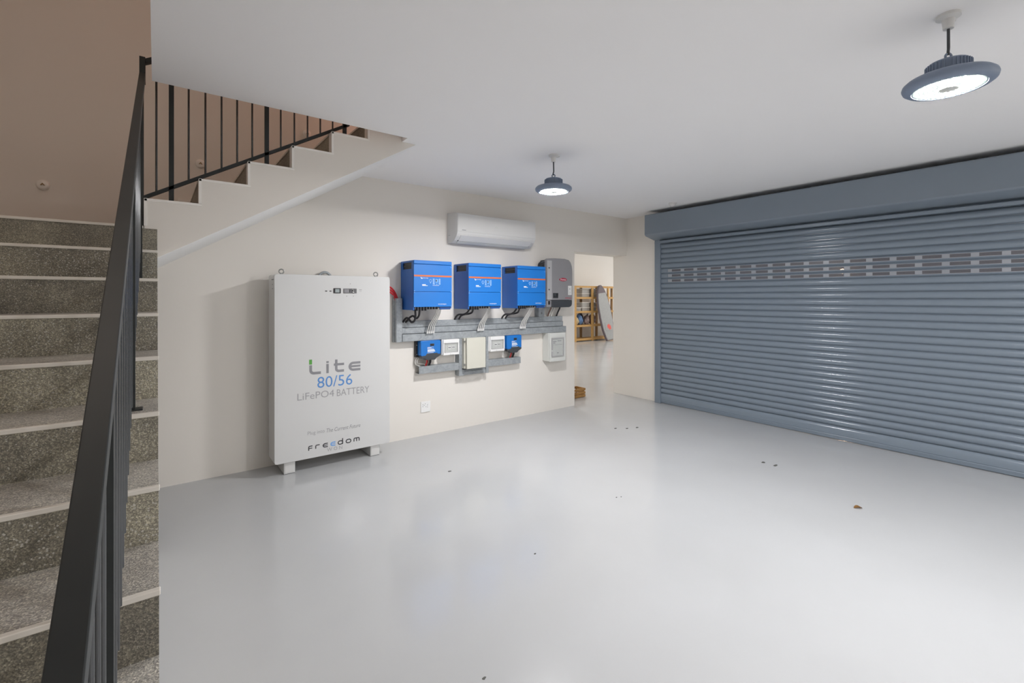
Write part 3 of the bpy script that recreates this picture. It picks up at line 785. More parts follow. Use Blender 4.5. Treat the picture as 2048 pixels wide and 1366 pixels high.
inv2 = dup(inv1, (IX[1], WA, 1.385), 'large blue inverter in the middle of the three')
inv3 = dup(inv1, (IX[2], WA, 1.385), 'large blue inverter touching the grey inverter')

# ------------------------------------------------------------------ grey inverter
gi = thing('grey_inverter', 'grey wall inverter with red oval badge and arched top beside the doorway', 'inverter', (4.13, WA, 1.37))
GX0, GX1, GY = 3.922, 4.372, 4.385
top = [(GX0, 1.468), (GX1, 1.468), (GX1, 1.873), (GX1 - 0.008, 1.915), (GX1 - 0.028, 1.96), (GX1 - 0.062, 1.992), (GX1 - 0.14, 2.004), (GX0 + 0.14, 2.004), (GX0 + 0.03, 1.997), (GX0 + 0.008, 1.985), (GX0, 1.965)]
obj('front_cover', MB().prism(top, 'y', GY, GY + 0.055, 0.008), 'grey_inv', gi)
backp = [(GX0 + 0.012, 1.40), (GX1 - 0.015, 1.40), (GX1 - 0.015, 1.95), (GX1 - 0.08, 1.985), (GX0 + 0.06, 1.985), (GX0 + 0.012, 1.93)]
obj('back_housing', MB().prism(backp, 'y', GY + 0.05, WA - 0.015), 'dark', gi)
obj('side_trim', MB().box(GX0 + 0.004, GX0 + 0.082, GY - 0.002, GY + 0.004, 1.472, 1.97), 'grey_lt', gi, 0)
for z in (1.876, 1.60):
    obj('screw', MB().cyl((GX0 + 0.035, GY + 0.001, z), (GX0 + 0.035, GY - 0.005, z), 0.011, 0.009, 12), 'dark', gi)
low = [(GX0 + 0.085, 1.466), (GX1, 1.466), (GX1, 1.415), (GX1 - 0.012, 1.385), (GX1 - 0.05, 1.372), (GX0 + 0.14, 1.372), (GX0 + 0.10, 1.385), (GX0 + 0.085, 1.42)]
obj('base_cover', MB().prism(low, 'y', GY + 0.004, GY + 0.09, 0.008), 'dark', gi)
obj('base_side', MB().box(GX0 + 0.008, GX0 + 0.088, GY + 0.010, GY + 0.10, 1.375, 1.468, 0.01, 2), 'grey_inv', gi)
obj('isolator', MB().box(GX0 + 0.03, GX0 + 0.055, GY, GY + 0.015, 1.41, 1.455, 0.003, 1), 'black', gi)
obj('hook', MB().tube([(GX0 - 0.015, 4.53, 1.88), (GX0 - 0.03, 4.50, 1.93), (GX0 - 0.015, 4.46, 1.95), (GX0 + 0.02, 4.45, 1.96)], 0.014), 'dark', gi, 60)
dsp = obj('display', MB().box(4.026, 4.114, GY - 0.004, GY + 0.004, 1.492, 1.557, 0.002, 1), 'black', gi)
obj('display_keys', MB().box(4.036, 4.104, GY - 0.0055, GY - 0.003, 1.500, 1.508).box(4.036, 4.075, GY - 0.0055, GY - 0.003, 1.522, 1.550), 'dark', dsp, 0)
oc = ((4.135 + 4.266) / 2, 1.733)
obj('badge', MB().prism([(oc[0] + 0.066 * math.cos(a), oc[1] + 0.022 * math.sin(a)) for a in [2 * PI * i / 28 for i in range(28)]], 'y', GY - 0.0035, GY + 0.002), 'ink_red', gi)
obj('badge_lettering', text_bm('Fronius', oc[0] - 0.048, oc[0] + 0.048, oc[1] - 0.011, oc[1] + 0.012, GY - 0.0036, shear=0.15), 'ink_white', gi, 0)
lb = obj('rating_label', MB().box(4.292, 4.358, GY - 0.0012, GY + 0.001, 1.533, 1.654), 'white_pl', gi, 0)
obj('print', MB().box(4.318, 4.328, GY - 0.002, GY - 0.001, 1.60, 1.625).box(4.318, 4.336, GY - 0.002, GY - 0.001, 1.565, 1.571).box(4.316, 4.330, GY - 0.002, GY - 0.001, 1.548, 1.552), 'ink_grey2', lb, 0)
obj('print', MB().box(4.238, 4.30, GY - 0.0008, GY, 1.490, 1.497).box(4.306, 4.348, GY - 0.0008, GY, 1.489, 1.496), 'ink_red', gi, 0)

# ------------------------------------------------------------------ galvanised trunking
tr = thing('cable_trunking', 'galvanised steel cable trunking running below the blue inverters', 'trunking', (3.1, WA, 0.61))
def trunk(name, x0, x1, y0, z0, z1): return obj(name, MB().box(x0, x1, y0, WA, z0, z1, 0.0015, 1), 'galv', tr)
trunk('riser_duct', 1.957, 2.022, 4.500, 1.038, 1.492)
trunk('riser_flange', 1.945, 1.960, 4.545, 1.036, 1.488)
trunk('upper_duct', 2.022, 4.325, 4.525, 1.186, 1.251)
trunk('upper_duct_lid', 2.022, 4.325, 4.512, 1.1215, 1.1825)
trunk('main_duct', 2.022, 4.360, 4.490, 1.042, 1.117)
trunk('drop_duct', 2.700, 2.772, 4.495, 0.617, 1.0415)
trunk('drop_duct', 3.066, 3.104, 4.495, 0.617, 1.0415)
trunk('back_plate', 2.772, 3.066, 4.515, 0.617, 1.0415)
trunk('plate_lid', 2.772, 3.066, 4.505, 0.620, 0.660)
trunk('branch_duct', 3.104, 3.590, 4.50, 0.687, 0.763)
# open-ended left branch
b = MB(); b.box(2.212, 2.70, 4.500, 4.502, 0.688, 0.765); b.box(2.212, 2.70, 4.502, WA, 0.688, 0.690); b.box(2.212, 2.70, 4.502, WA, 0.763, 0.765); b.box(2.30, 2.70, 4.502, WA, 0.690, 0.763)
obj('branch_duct', b, 'galv', tr, 0)
jb = obj('junction_flange', MB().box(3.885, 3.985, 4.50, WA, 1.251, 1.375, 0.002, 1), 'galv', tr)
obj('flange_bolt', MB().cyl((3.935, 4.501, 1.30), (3.935, 4.494, 1.30), 0.012, 0.010, 6), 'steel', jb)

# ------------------------------------------------------------------ small wall boxes
def mppt(x0, x1, z0, z1, label, print_mat):
    t = thing('charge_controller', label, 'controller', ((x0 + x1) / 2, WA, z0), 'two small blue charge controllers')
    obj('mounting_plate', MB().box(x0 - 0.022, x1 + 0.018, 4.545, WA, z0 + 0.03, z1 + 0.004, 0.002, 1), 'black', t)
    h = z1 - z0
    b = MB(); b.prism([(x0 + 0.012, z0 + 0.045), (x1 - 0.012, z0 + 0.052), (x1, z0 + 0.066), (x1, z1 - 0.012), (x1 - 0.01, z1), (x0 + 0.01, z1), (x0, z1 - 0.012), (x0, z0 + 0.058)], 'y', 4.468, 4.55, 0.005)
    obj('body', b, 'blue', t)
    xm = (x0 + x1) / 2
    b = MB(); b.prism([(x0 + 0.07, z0 + 0.072), (x1 - 0.045, z0 + 0.072), (x1 - 0.03, z0 + 0.06), (x1 - 0.004, z0 + 0.06), (x1 - 0.004, z0 + 0.042), (x1 - 0.05, z0 + 0.02), (x1 - 0.07, z0), (x0 + 0.075, z0), (x0 + 0.05, z0 + 0.016), (x0 + 0.006, z0 + 0.020), (x0 + 0.006, z0 + 0.045), (x0 + 0.055, z0 + 0.05)], 'y', 4.464, 4.54, 0.003)
    obj('terminal_cover', b, 'dark', t)
    k = (x1 - x0) / 0.236
    ds = obj('display', MB().box(x0 + 0.108 * k, x0 + 0.157 * k, 4.465, 4.47, z1 - 0.059, z1 - 0.034, 0.001, 1), 'dark', t)
    obj('display_screen', MB().box(x0 + 0.114 * k, x0 + 0.150 * k, 4.4642, 4.466, z1 - 0.055, z1 - 0.039), 'black', ds, 0)
    p = MB()
    for i, (a, b_, hh) in enumerate(((0.076, 0.125, 0.003), (0.076, 0.15, 0.002), (0.078, 0.16, 0.0055), (0.078, 0.168, 0.0045), (0.076, 0.15, 0.002), (0.08, 0.175, 0.002))):
        zz = z1 - 0.078 - i * 0.0125
        p.box(x0 + a * k, x0 + b_ * k, 4.4668, 4.4685, zz - hh, zz + hh)
    obj('print', p, 'ink_white', t, 0)
    obj('lettering', text_bm('SmartSolar' if 0 else 'victron energy', x0 + 0.076 * k, x0 + 0.15 * k, z1 - 0.075, z1 - 0.066, 4.4672), 'ink_white', t, 0)
    for z in (z1 - 0.05, z0 + 0.06):
        obj('screw', MB().cyl((x0 - 0.010, 4.546, z), (x0 - 0.010, 4.540, z), 0.006, 0.005, 10), 'steel', t)
    return t
mppt(2.217, 2.453, 0.832, 1.040, 'small blue charge controller near the battery cabinet, below the trunking', 0)
mppt(3.352, 3.578, 0.828, 1.041, 'small blue charge controller right of the cream box, under the trunking', 0)

def breaker_box(x0, x1, z0, z1, label):
    t = thing('breaker_box', label, 'box', ((x0 + x1) / 2, WA, z0), 'two small white breaker boxes')
    Y = 4.472
    b = MB(); b.box(x0 - 0.012, x1, Y + 0.018, WA, z0 + 0.004, z1, 0.004, 1)
    obj('case', b, 'white_br', t)
    obj('top_cover', MB().box(x0, x1, Y, Y + 0.02, z1 - 0.042, z1, 0.004, 2), 'white_br', t)
    bc = obj('bottom_cover', MB().box(x0, x1, Y, Y + 0.02, z0, z0 + 0.032, 0.004, 2), 'white_br', t)
    obj('latch', MB().box(x0 + 0.085, x0 + 0.135, Y - 0.004, Y + 0.002, z0 + 0.004, z0 + 0.024, 0.002, 1), 'white_br', bc)
    f = MB()
    f.box(x0, x0 + 0.016, Y + 0.002, Y + 0.02, z0 + 0.032, z1 - 0.042); f.box(x1 - 0.020, x1, Y + 0.002, Y + 0.02, z0 + 0.032, z1 - 0.042)
    obj('door_frame', f, 'white_br', t, 0)
    obj('breaker_panel', MB().box(x0 + 0.016, x1 - 0.020, Y + 0.012, Y + 0.018, z0 + 0.032, z1 - 0.042), 'off_pl', t, 0)
    br = MB(); br.box(x0 + 0.060, x0 + 0.100, Y + 0.004, Y + 0.013, z0 + 0.060, z0 + 0.10); br.box(x0 + 0.108, x0 + 0.15, Y + 0.006, Y + 0.013, z0 + 0.068, z0 + 0.098)
    bo = obj('breaker', br, 'white_br', t, 0)
    obj('breaker_toggle', MB().box(x0 + 0.066, x0 + 0.094, Y + 0.001, Y + 0.005, z0 + 0.078, z0 + 0.086).box(x0 + 0.114, x0 + 0.146, Y + 0.003, Y + 0.007, z0 + 0.080, z0 + 0.087), 'dark', bo, 0)
    obj('window', MB().box(x0 + 0.016, x1 - 0.020, Y - 0.002, Y + 0.0005, z0 + 0.033, z1 - 0.043), 'window', t, 0)
    fr = MB(); fr.box(x0 + 0.014, x0 + 0.020, Y - 0.003, Y + 0.002, z0 + 0.030, z1 - 0.04); fr.box(x1 - 0.024, x1 - 0.018, Y - 0.003, Y + 0.002, z0 + 0.030, z1 - 0.04)
    fr.box(x0 + 0.014, x1 - 0.018, Y - 0.003, Y + 0.002, z0 + 0.029, z0 + 0.035); fr.box(x0 + 0.014, x1 - 0.018, Y - 0.003, Y + 0.002, z1 - 0.045, z1 - 0.039)
    obj('window_frame', fr, 'grey_lt', t, 0)
    return t
breaker_box(2.488, 2.690, 0.866, 1.040, 'small white breaker box between blue controller and cream enclosure')
breaker_box(3.112, 3.322, 0.862, 1.040, 'small white breaker box on the doorway side of the cream enclosure')

en = thing('enclosure', 'tall plain cream electrical enclosure in the centre of the trunking', 'box', (2.88, WA, 0.69))
obj('case', MB().box(2.740, 3.020, 4.452, 4.516, 0.700, 1.043, 0.004, 1), 'cream_pl', en)
obj('lid', MB().box(2.756, 3.010, 4.418, 4.450, 0.698, 1.046, 0.005, 2), 'cream_pl', en)
for x in (2.744, 3.017):
    for z in (0.745, 1.005):
        obj('lid_screw', MB().box(x - 0.008, x + 0.008, 4.436, 4.456, z - 0.009, z + 0.009, 0.003, 1), 'steel', en)
obj('bottom_rim', MB().box(2.738, 3.022, 4.446, 4.516, 0.690, 0.701), 'dark', en, 0)

mt = thing('meter_box', 'white meter box with a clear window alone beside the doorway', 'box', (4.15, WA, 0.68))
obj('case', MB().box(4.02, 4.305, 4.462, WA, 0.672, 1.040, 0.006, 2), 'off_pl', mt)
obj('front_cover', MB().box(4.026, 4.305, 4.440, 4.464, 0.668, 1.038, 0.006, 2), 'off_pl', mt)
wf = MB()
for a in ((4.046, 4.060, 0.744, 0.962), (4.246, 4.258, 0.744, 0.962), (4.046, 4.258, 0.735, 0.744), (4.046, 4.258, 0.962, 0.975)):
    wf.box(a[0], a[1], 4.424, 4.442, a[2], a[3])
obj('window_frame', wf, 'grey_lt', mt, 0)
obj('meter_panel', MB().box(4.060, 4.246, 4.434, 4.4405, 0.744, 0.962), 'off_pl', mt, 0)
p = MB(); p.box(4.070, 4.130, 4.4325, 4.4345, 0.925, 0.935); p.box(4.150, 4.215, 4.4325, 4.4345, 0.93, 0.938); p.box(4.072, 4.11, 4.4325, 4.4345, 0.905, 0.915); p.box(4.14, 4.17, 4.4325, 4.4345, 0.775, 0.785); p.box(4.07, 4.23, 4.4325, 4.4345, 0.885, 0.889)
obj('print', p, 'ink_grey', mt, 0)
obj('window', MB().box(4.058, 4.248, 4.427, 4.429, 0.742, 0.964), 'window', mt, 0)
obj('latch', MB().box(4.043, 4.052, 4.420, 4.430, 0.80, 0.825, 0.002, 1).box(4.262, 4.275, 4.430, 4.442, 0.93, 0.955, 0.002, 1), 'off_pl', mt)

so = thing('wall_socket', 'white double wall socket low down below the trunking', 'socket', (2.33, WA, 0.31))
obj('face_plate', MB().box(2.270, 2.385, WA - 0.011, WA, 0.254, 0.370, 0.004, 2), 'white_br', so)
h = MB()
for x, z in ((2.293, 0.338), (2.293, 0.318), (2.310, 0.330), (2.330, 0.312), (2.349, 0.328), (2.349, 0.308), (2.322, 0.345)):
    h.cyl((x, WA - 0.0105, z), (x, WA - 0.0125, z), 0.0042, seg=8)
obj('pin_hole', h, 'ink_grey', so, 0)
obj('switch', MB().box(2.352, 2.368, WA - 0.014, WA - 0.01, 0.335, 0.35, 0.001, 1), 'white_br', so)

# ------------------------------------------------------------------ air conditioner
ac = thing('air_conditioner', 'white split air conditioner unit high on the wall above the inverters', 'air conditioner', (3.15, WA, 2.1))
AX0, AX1 = 2.600, 3.712
prof = [(WA, 2.447), (4.41, 2.432), (4.375, 2.424), (4.362, 2.408), (4.362, 2.222), (4.368, 2.200), (4.385, 2.172), (4.43, 2.130), (4.48, 2.110), (WA, 2.108)]
obj('body', MB().prism(prof, 'x', AX0, AX1, 0.004), 'white_pl', ac, 40)
obj('front_panel', MB().box(AX0 + 0.004, AX1 - 0.004, 4.356, 4.366, 2.222, 2.418, 0.004, 2), 'white_pl', ac)
def slope_panel(x0, x1, ya, za, yb, zb_, th):
    d = Vector((yb - ya, zb_ - za)).normalized(); n = Vector((d.y, -d.x)) * th
    if n.y > 0: n = -n
    return MB().prism([(ya, za), (yb, zb_), (yb + n.x, zb_ + n.y), (ya + n.x, za + n.y)], 'x', x0, x1)
obj('louver', slope_panel(AX0 + 0.05, AX1 - 0.06, 4.374, 2.186, 4.428, 2.130, 0.006), 'white_pl', ac, 0)
obj('louver', slope_panel(AX0 + 0.05, AX1 - 0.06, 4.433, 2.128, 4.478, 2.110, 0.006), 'off_pl', ac, 0)
obj('outlet_slot', slope_panel(AX0 + 0.04, AX1 - 0.05, 4.426, 2.133, 4.436, 2.126, 0.003), 'dark', ac, 0)
obj('badge', MB().box(2.655, 2.705, 4.3545, 4.357, 2.236, 2.242), 'ink_grey', ac, 0)
obj('display', MB().box(3.10, 3.135, 4.3553, 4.357, 2.30, 2.315), 'off_pl', ac, 0)
obj('side_seam', MB().box(AX0 - 0.001, AX0 + 0.001, 4.52, 4.56, 2.193, 2.196), 'grey_inv', ac, 0)

# ------------------------------------------------------------------ cables
def cable(pts, r, m, label, group, name='cable', cat='cable'):
    b = MB(); b.tube(pts, r, 8, 5)
    return solo(name, b, m, label, cat, tuple(pts[-1]), group, 60)
for i, dx in enumerate([x - IX[0] for x in IX]):
    nm = ('first', 'middle', 'last')[i]
    where = ('nearest the battery cabinet', 'in the middle', 'beside the grey inverter')[i]
    side = ('battery-side', 'middle', 'doorway-side')[i]
    gb = 'black cables under the blue inverter ' + where
    gw = 'pale cables under the blue inverter ' + where
    sg = (0.0, 0.004, -0.006)[i]
    if i == 0:
        A = [(2.088, 4.335, 1.372), (2.112, 4.38, 1.305), (2.118, 4.42, 1.258), (2.096, 4.44, 1.244), (2.078, 4.46, 1.275), (2.057, 4.48, 1.287), (2.042, 4.535, 1.24)]
        B = [(2.137, 4.335, 1.373), (2.152, 4.38, 1.315), (2.142, 4.42, 1.283), (2.115, 4.44, 1.308), (2.087, 4.46, 1.292), (2.078, 4.48, 1.268), (2.072, 4.535, 1.24)]
    else:
        A = [(2.075, 4.335, 1.372), (2.072, 4.38, 1.330), (2.050, 4.42, 1.308), (2.012, 4.46, 1.306), (2.003, 4.50, 1.285), (2.000, 4.54, 1.24)]
        B = [(2.120, 4.335, 1.373), (2.134, 4.38, 1.330), (2.115, 4.42, 1.313), (2.086, 4.46, 1.306), (2.062, 4.50, 1.288), (2.056, 4.54, 1.24)]
    for P in (A, B):
        cable([(x + dx + (0.02 if i == 1 else 0), y, z + sg) for x, y, z in P], 0.0105, 'cable_b', ('upper' if P is B else 'lower') + ' of two black cables under ' + side + ' large blue inverter', gb)
    for k in range(4):
        o = (k - 1.5)
        P = [(2.352 + o * 0.0165, 4.325, 1.400), (2.355 + o * 0.0165, 4.34, 1.365), (2.362 + o * 0.0168, 4.375, 1.32), (2.350 + o * 0.019, 4.42, 1.255), (2.338 + o * 0.022, 4.45, 1.205), (2.330 + o * 0.0245, 4.462, 1.150), (2.329 + o * 0.0247, 4.470, 1.121)]
        sh = (0.0, 0.0, -0.052)[i]
        P = [(x + dx + sh * (1 if j > 1 else 0.9), y, z) for j, (x, y, z) in enumerate(P)]
        c = thing('cable', 'pale cable ' + ('at the battery edge of', 'second from the battery edge of', 'second from the doorway edge of', 'at the doorway edge of')[k] + ' the bundle under the ' + side + ' inverter', 'cable', P[-1], gw)
        bb_ = MB(); bb_.tube(P, 0.0057, 8, 5); obj('sheath', bb_, 'cable_w', c, 60)
        e = P[-1]; obj('gland', MB().cyl((e[0], e[1], 1.117), (e[0], e[1] - 0.002, 1.142), 0.0115, 0.0105, 10), 'white_pl', c)
for k in range(3):
    P = [(1.775, 4.45, 1.615 - k * 0.025), (1.86, 4.48, 1.612 - k * 0.025), (1.92, 4.51, 1.585 - k * 0.025), (1.968 - k * 0.007, 4.54, 1.535 - k * 0.01), (1.995 - k * 0.016, 4.545, 1.470)]
    cable(P, 0.0085, 'cable_r', ('topmost', 'middle', 'lowest')[k] + ' of three red cables between battery cabinet and trunking', 'red cables beside the battery cabinet')
for x0, m, lab in ((4.058, 'cable_br', 'reddish cable under the grey inverter'), (4.085, 'cable_w', 'pale cable under the grey inverter nearest the reddish one'), (4.118, 'cable_w', 'pale cable under the grey inverter nearest the black one'), (4.216, 'cable_b', 'thick black cable under the grey inverter')):
    P = [(x0, 4.46, 1.40), (x0 + 0.006, 4.47, 1.36), (x0 + 0.016, 4.52, 1.30), (x0 + 0.020, 4.555, 1.235)]
    cable(P, 0.011 if m == 'cable_b' else 0.0075, m, lab, 'cables under the grey inverter')
# under the charge controllers
for xo, nm in ((2.217, 'near the battery cabinet'), (3.352, 'right of the cream box')):
    for k, (m, dx) in enumerate((('cable_r', 0.085), ('cable_br', 0.100), ('cable_b', 0.118), ('cable_b', 0.133))):
        cable([(xo + dx, 4.50, 0.845), (xo + dx, 4.50, 0.81), (xo + dx - 0.004, 4.51, 0.785), (xo + dx - 0.004, 4.525, 0.755)], 0.0065, m,
              ('short red cable', 'short brown cable', 'short black cable beside the brown one', 'outer short black cable')[k] + ' under the small controller ' + nm, 'short cables under the controller ' + nm)
cable([(2.225, 4.55, 0.86), (2.20, 4.55, 0.84), (2.193, 4.55, 0.80), (2.215, 4.545, 0.775), (2.26, 4.54, 0.758)], 0.0055, 'cable_w', 'thin pale cable curling below the controller near the battery cabinet', 'thin pale looping cables')
cable([(2.235, 4.535, 0.86), (2.213, 4.535, 0.84), (2.207, 4.535, 0.80), (2.235, 4.535, 0.79), (2.285, 4.53, 0.785), (2.30, 4.53, 0.755)], 0.0055, 'cable_w', 'thin pale cable looping inside the outer pale one', 'thin pale looping cables')
cable([(3.325, 4.50, 0.90), (3.318, 4.50, 0.85), (3.322, 4.505, 0.81), (3.345, 4.52, 0.785), (3.352, 4.53, 0.755)], 0.0055, 'cable_w', 'thin white cable dropping between breaker box and blue controller', 'thin pale looping cables')

# ------------------------------------------------------------------ ceiling sensor
sn = thing('ceiling_sensor', 'small white dome sensor on the ceiling near the shutter housing', 'sensor', (5.247, 3.462, ZC))
obj('base', MB().lathe([(0, 0), (0.05, 0), (0.05, -0.012), (0.043, -0.018), (0, -0.018)], (5.247, 3.462, ZC), 28), 'white_pl', sn)
obj('dome', MB().lathe([(0.034, -0.018), (0.030, -0.032), (0.014, -0.044), (0, -0.047)], (5.247, 3.462, ZC), 24), 'white_pl', sn, 60)

# ------------------------------------------------------------------ storeroom shelving
sh = thing('wooden_shelving', 'tall pine shelving unit against the far storeroom wall', 'shelving', (12.2, 11.1, 0))
LV = (1.88, 1.50, 1.02, 0.545, 0.08)
ux = (11.18, 12.02, 12.84, 13.68)
for x in ux:
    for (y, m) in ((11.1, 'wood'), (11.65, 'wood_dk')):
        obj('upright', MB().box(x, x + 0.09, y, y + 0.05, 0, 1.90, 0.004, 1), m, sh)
for i, z in enumerate(LV):
    obj('shelf_edge', MB().box(ux[0] + 0.09, ux[-1], 11.105, 11.13, z - 0.05, z + 0.02), 'wood', sh, 0)
    for k in range(5):
        obj('shelf_board', MB().box(ux[0], ux[-1] + 0.09, 11.135 + k * 0.105, 11.232 + k * 0.105, z - 0.02, z), 'wood', sh, 0)
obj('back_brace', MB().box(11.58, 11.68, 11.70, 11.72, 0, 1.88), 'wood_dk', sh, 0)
def tub(x0, x1, z, hgt, label, y0=11.2):
    t = thing('storage_tub', label, 'tub', ((x0 + x1) / 2, 11.4, z), 'translucent tubs on the far shelves')
    obj('bin', MB().box(x0, x1, y0, 11.6, z + 0.002, z + hgt - 0.03, 0.01, 2), 'tub', t)
    obj('lid', MB().box(x0 - 0.012, x1 + 0.012, y0 - 0.012, 11.612, z + hgt - 0.032, z + hgt, 0.006, 2), 'tub_rim', t)
tub(11.64, 12.0, 1.50, 0.15, 'pale lidded tub at the bottom of the top shelf stack, first bay')
tub(11.64, 12.0, 1.65, 0.16, 'pale lidded tub on top of the top shelf stack, first bay')
tub(11.64, 12.0, 1.02, 0.15, 'pale lidded tub at the bottom of the second shelf stack, first bay')
tub(11.64, 12.0, 1.17, 0.17, 'pale lidded tub on top of the second shelf stack, first bay')
tub(11.30, 11.58, 1.02, 0.14, 'low pale tub at the edge of the second shelf by the first upright')
tub(12.14, 12.34, 1.50, 0.15, 'pale tub at the bottom of the top shelf stack behind the board bag')
tub(12.14, 12.34, 1.65, 0.16, 'pale tub on top of the top shelf stack behind the board bag')
tub(12.14, 12.34, 1.02, 0.16, 'pale tub at the bottom of the second shelf stack behind the board bag')
tub(12.14, 12.34, 1.18, 0.15, 'pale tub on top of the second shelf stack behind the board bag')
def sack(x, z, w, h, d, m, label, lean=0.0, y=11.30):
    b = bmesh.new(); bmesh.ops.create_icosphere(b, subdivisions=3, radius=1.0)
    for v in b.verts:
        c = v.co
        s = 0.82 + 0.10 * math.sin(5 * c.x + 2 * c.z + x * 7) + 0.06 * math.sin(9 * c.z + 4 * c.y)
        q = 1 - 0.28 * max(0, c.z)
        v.co = Vector((x + c.x * w / 2 * s * q * 1.2 + lean * (c.z + 1) * h / 2, y + c.y * d / 2 * s, max(z, z + h / 2 + c.z * h / 2 * 1.02)))
    mb = MB(); mb.bm.free(); mb.bm = b
    t = thing('fabric_bag', label, 'bag', (x, y, z), 'bags on the third shelf')
    obj('bag_body', mb, m, t, 80)
    obj('bag_strap', MB().tube([(x - w * 0.15 + lean * h, y - 0.02, z + h * 0.93), (x + lean * h, y - 0.03, z + h * 1.12), (x + w * 0.15 + lean * h, y - 0.02, z + h * 0.93)], 0.012), 'fab_dark', t)
sack(11.43, 0.545, 0.26, 0.34, 0.3, 'fab_cream', 'cream bag slumped by the first shelf upright', -0.3)
sack(11.62, 0.545, 0.24, 0.38, 0.3, 'fab_blue', 'blue bag leaning beside the cream bag', -0.15)
sack(11.79, 0.545, 0.18, 0.40, 0.3, 'fab_dark', 'dark navy bag standing behind the blue bag', 0.0, 11.42)
sack(11.94, 0.545, 0.20, 0.34, 0.3, 'fab_pat', 'mottled bag half behind the second upright', 0.1)
sack(12.24, 0.545, 0.28, 0.38, 0.3, 'fab_pat', 'mottled bag beside the silver board bag', 0.0)

# surfboard bag leaning on the shelves
sb = thing('surfboard_bag', 'silver surfboard bag with plum nose and red mark leaning on the shelving', 'board bag', (12.65, 10.72, 0))
outline = [(0.0, 0.15), (0.12, 0.20), (0.4, 0.265), (0.8, 0.29), (1.2, 0.28), (1.5, 0.235), (1.7, 0.18), (1.82, 0.125), (1.90, 0.065), (1.94, 0.015)]
def board(mb, s0, s1, grow, th, lift):
    L = []; 
    for s, w_ in outline:
        L.append((s, max(0.004, w_ + grow)))
    pts = [(s, w_) for s, w_ in L if s0 <= s <= s1]
    def wid(s):
        for (a, wa), (b_, wb) in zip(L[:-1], L[1:]):
            if a <= s <= b_: return wa + (wb - wa) * (s - a) / (b_ - a)
        return L[-1][1]
    if pts[0][0] > s0: pts.insert(0, (s0, wid(s0)))
    if pts[-1][0] < s1: pts.append((s1, wid(s1)))
    poly = [(w_, s) for s, w_ in pts] + [(-w_, s) for s, w_ in reversed(pts)]
    P = MB(); P.prism(poly, 'y', -th / 2 - lift, th / 2 - lift)
    bend = Matrix.Translation((12.52, 10.72, 0.02)) @ Matrix.Rotation(math.radians(-9), 4, 'X') @ Matrix.Rotation(math.radians(-5.8), 4, 'Y')
    bmesh.ops.transform(P.bm, matrix=bend, verts=list(P.bm.verts))
    return P
obj('border', board(None, 0.0, 1.94, 0.018, 0.07, 0.0), 'purple', sb, 0)
obj('cover', board(None, 0.02, 1.66, -0.008, 0.07, 0.008), 'silver', sb, 0)
obj('nose_cover', board(None, 1.66, 1.94, 0.0, 0.07, 0.010), 'purple', sb, 0)
pk = MB(); pk.prism([(-0.16, 0.35), (0.17, 0.30), (0.18, 0.60), (-0.15, 0.62)], 'y', -0.050, -0.040)
bmesh.ops.transform(pk.bm, matrix=Matrix.Translation((12.52, 10.72, 0.02)) @ Matrix.Rotation(math.radians(-9), 4, 'X') @ Matrix.Rotation(math.radians(-5.8), 4, 'Y'), verts=list(pk.bm.verts))
obj('pocket', pk, 'silver', sb, 0)
pk = MB()
for (x, z, a, b_) in ((0.03, 0.46, 0.045, 0.11), (-0.03, 0.48, 0.03, 0.07), (0.09, 0.44, 0.03, 0.08)):
    pk.prism([(x + a * math.cos(2 * PI * i / 10), z + b_ * math.sin(2 * PI * i / 10)) for i in range(10)], 'y', -0.0525, -0.0505)
bmesh.ops.transform(pk.bm, matrix=Matrix.Translation((12.52, 10.72, 0.02)) @ Matrix.Rotation(math.radians(-9), 4, 'X') @ Matrix.Rotation(math.radians(-5.8), 4, 'Y'), verts=list(pk.bm.verts))
obj('print', pk, 'red_mark', sb, 0)

# small timber crate just beyond the doorway
cr = thing('timber_crate', 'small amber timber crate on the floor just beyond the doorway', 'crate', (5.02, 4.98, 0))
for z in (0.005, 0.050, 0.098):
    obj('slat', MB().box(4.86, 5.150, 4.885, 4.899, z, z + 0.036, 0.002, 1), 'timber', cr)
    obj('slat', MB().box(4.86, 5.150, 5.061, 5.075, z, z + 0.036, 0.002, 1), 'timber', cr)
    obj('slat', MB().box(5.136, 5.150, 4.899, 5.061, z, z + 0.036, 0.002, 1), 'timber', cr)
for x in (4.865, 5.115):
    for y in (4.899, 5.041):
        obj('corner_post', MB().box(x, x + 0.02, y, y + 0.02, 0, 0.138), 'timber', cr, 0)
obj('base_board', MB().box(4.86, 5.136, 4.899, 5.061, 0, 0.008), 'timber', cr, 0)

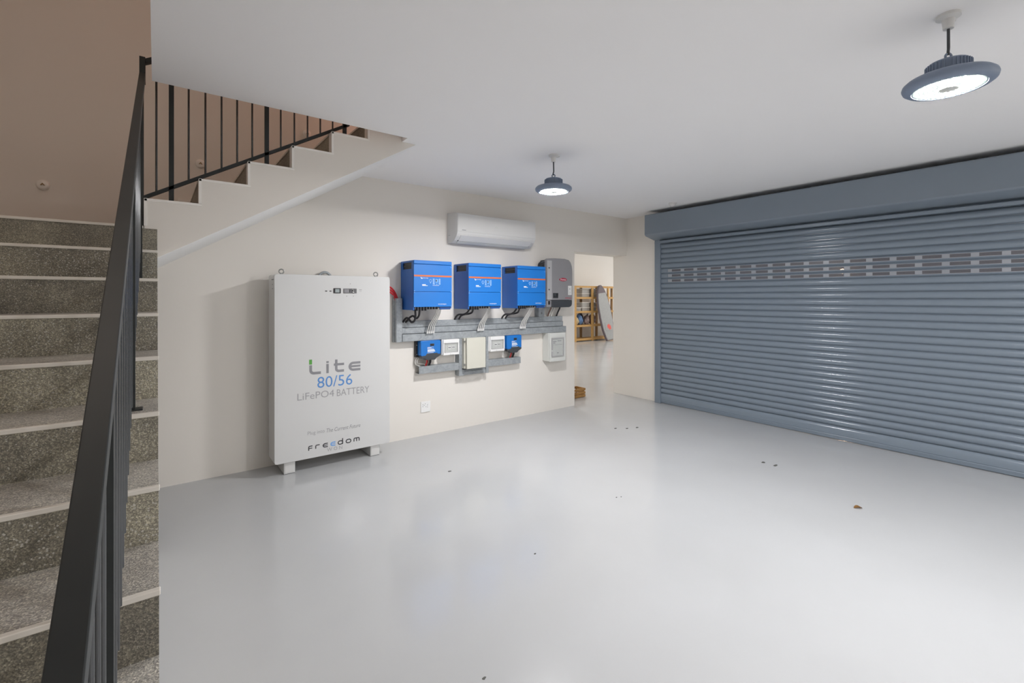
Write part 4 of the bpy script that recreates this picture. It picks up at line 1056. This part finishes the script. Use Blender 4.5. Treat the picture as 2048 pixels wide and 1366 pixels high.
# ------------------------------------------------------------------ bits on the floor
def chip(x, y, s, label, seed, group='dark chips on the floor'):
    r = random.Random(seed); n = 7
    pts = [(x + s * (0.6 + 0.6 * r.random()) * math.cos(2 * PI * i / n), y + s * 0.6 * (0.6 + 0.6 * r.random()) * math.sin(2 * PI * i / n)) for i in range(n)]
    b = MB(); b.prism(pts, 'z', 0.0, 0.003)
    solo('floor_chip', b, 'grit', label, 'debris', (x, y, 0), group, 0)
for i, (x, y, s, lab) in enumerate(((4.175, 3.494, 0.022, 'dark chip on the floor closest to the doorway'), (4.279, 3.413, 0.022, 'middle dark chip of three on the floor before the doorway'), (4.403, 3.369, 0.026, 'dark chip on the floor of three, nearest the shutter guide'),
                                    (4.382, 1.955, 0.026, 'dark chip of a pair before the shutter, nearer the doorway'), (4.389, 1.855, 0.026, 'dark chip of a pair before the shutter, nearer the leaf'),
                                    (2.008, 3.501, 0.020, 'dark chip alone on the floor by the battery cabinet'), (1.759, 2.071, 0.008, 'tiny dark chip alone in the open floor'),
                                    (2.74, 2.284, 0.007, 'tiny speck of a pair mid floor'), (2.775, 2.268, 0.006, 'other tiny speck of a pair mid floor'), (1.025, 1.516, 0.008, 'tiny dark chip at the bottom edge of the floor'))):
    chip(x, y, s, lab, 11 + i)
lf = MB(); b = bmesh.new()
N = 12; c0 = (3.969, 1.122)
rows = []
for i in range(N + 1):
    t = i / N; s = (t - 0.5) * 0.062; w_ = 0.017 * math.sin(PI * min(1, max(0, t))) ** 0.7 + 0.0008
    rows.append([b.verts.new((c0[0] + s * 0.82 + k * w_ * 0.57, c0[1] - s * 0.57 + k * w_ * 0.82, 0.004 + 0.010 * abs(k) * math.sin(PI * t) + 0.004 * math.sin(PI * t))) for k in (-1, 0, 1)])
for A, B in zip(rows[:-1], rows[1:]):
    for k in range(2): b.faces.new((A[k], A[k + 1], B[k + 1], B[k]))
ret = bmesh.ops.solidify(b, geom=list(b.faces), thickness=0.0012)
lf.bm.free(); lf.bm = b
zmin = min(v.co.z for v in b.verts)
for v in b.verts: v.co.z -= zmin
solo('dry_leaf', lf, 'leaf', 'small curled brown dry leaf lying on the open floor', 'leaf', (3.969, 1.122, 0), None, 60)

# outdoor lamp glimpsed through the shutter slots
ol = thing('outdoor_lamp', 'small warm outdoor lamp glimpsed through the shutter slots', 'lamp', (13.0, 3.95, 2.1))
obj('mount', MB().box(12.93, 13.0, 3.91, 3.99, 2.0, 2.2, 0.01, 1), 'dark', ol)
obj('bulb', MB().sphere((12.88, 3.95, 2.12), 0.06), 'glow', ol)
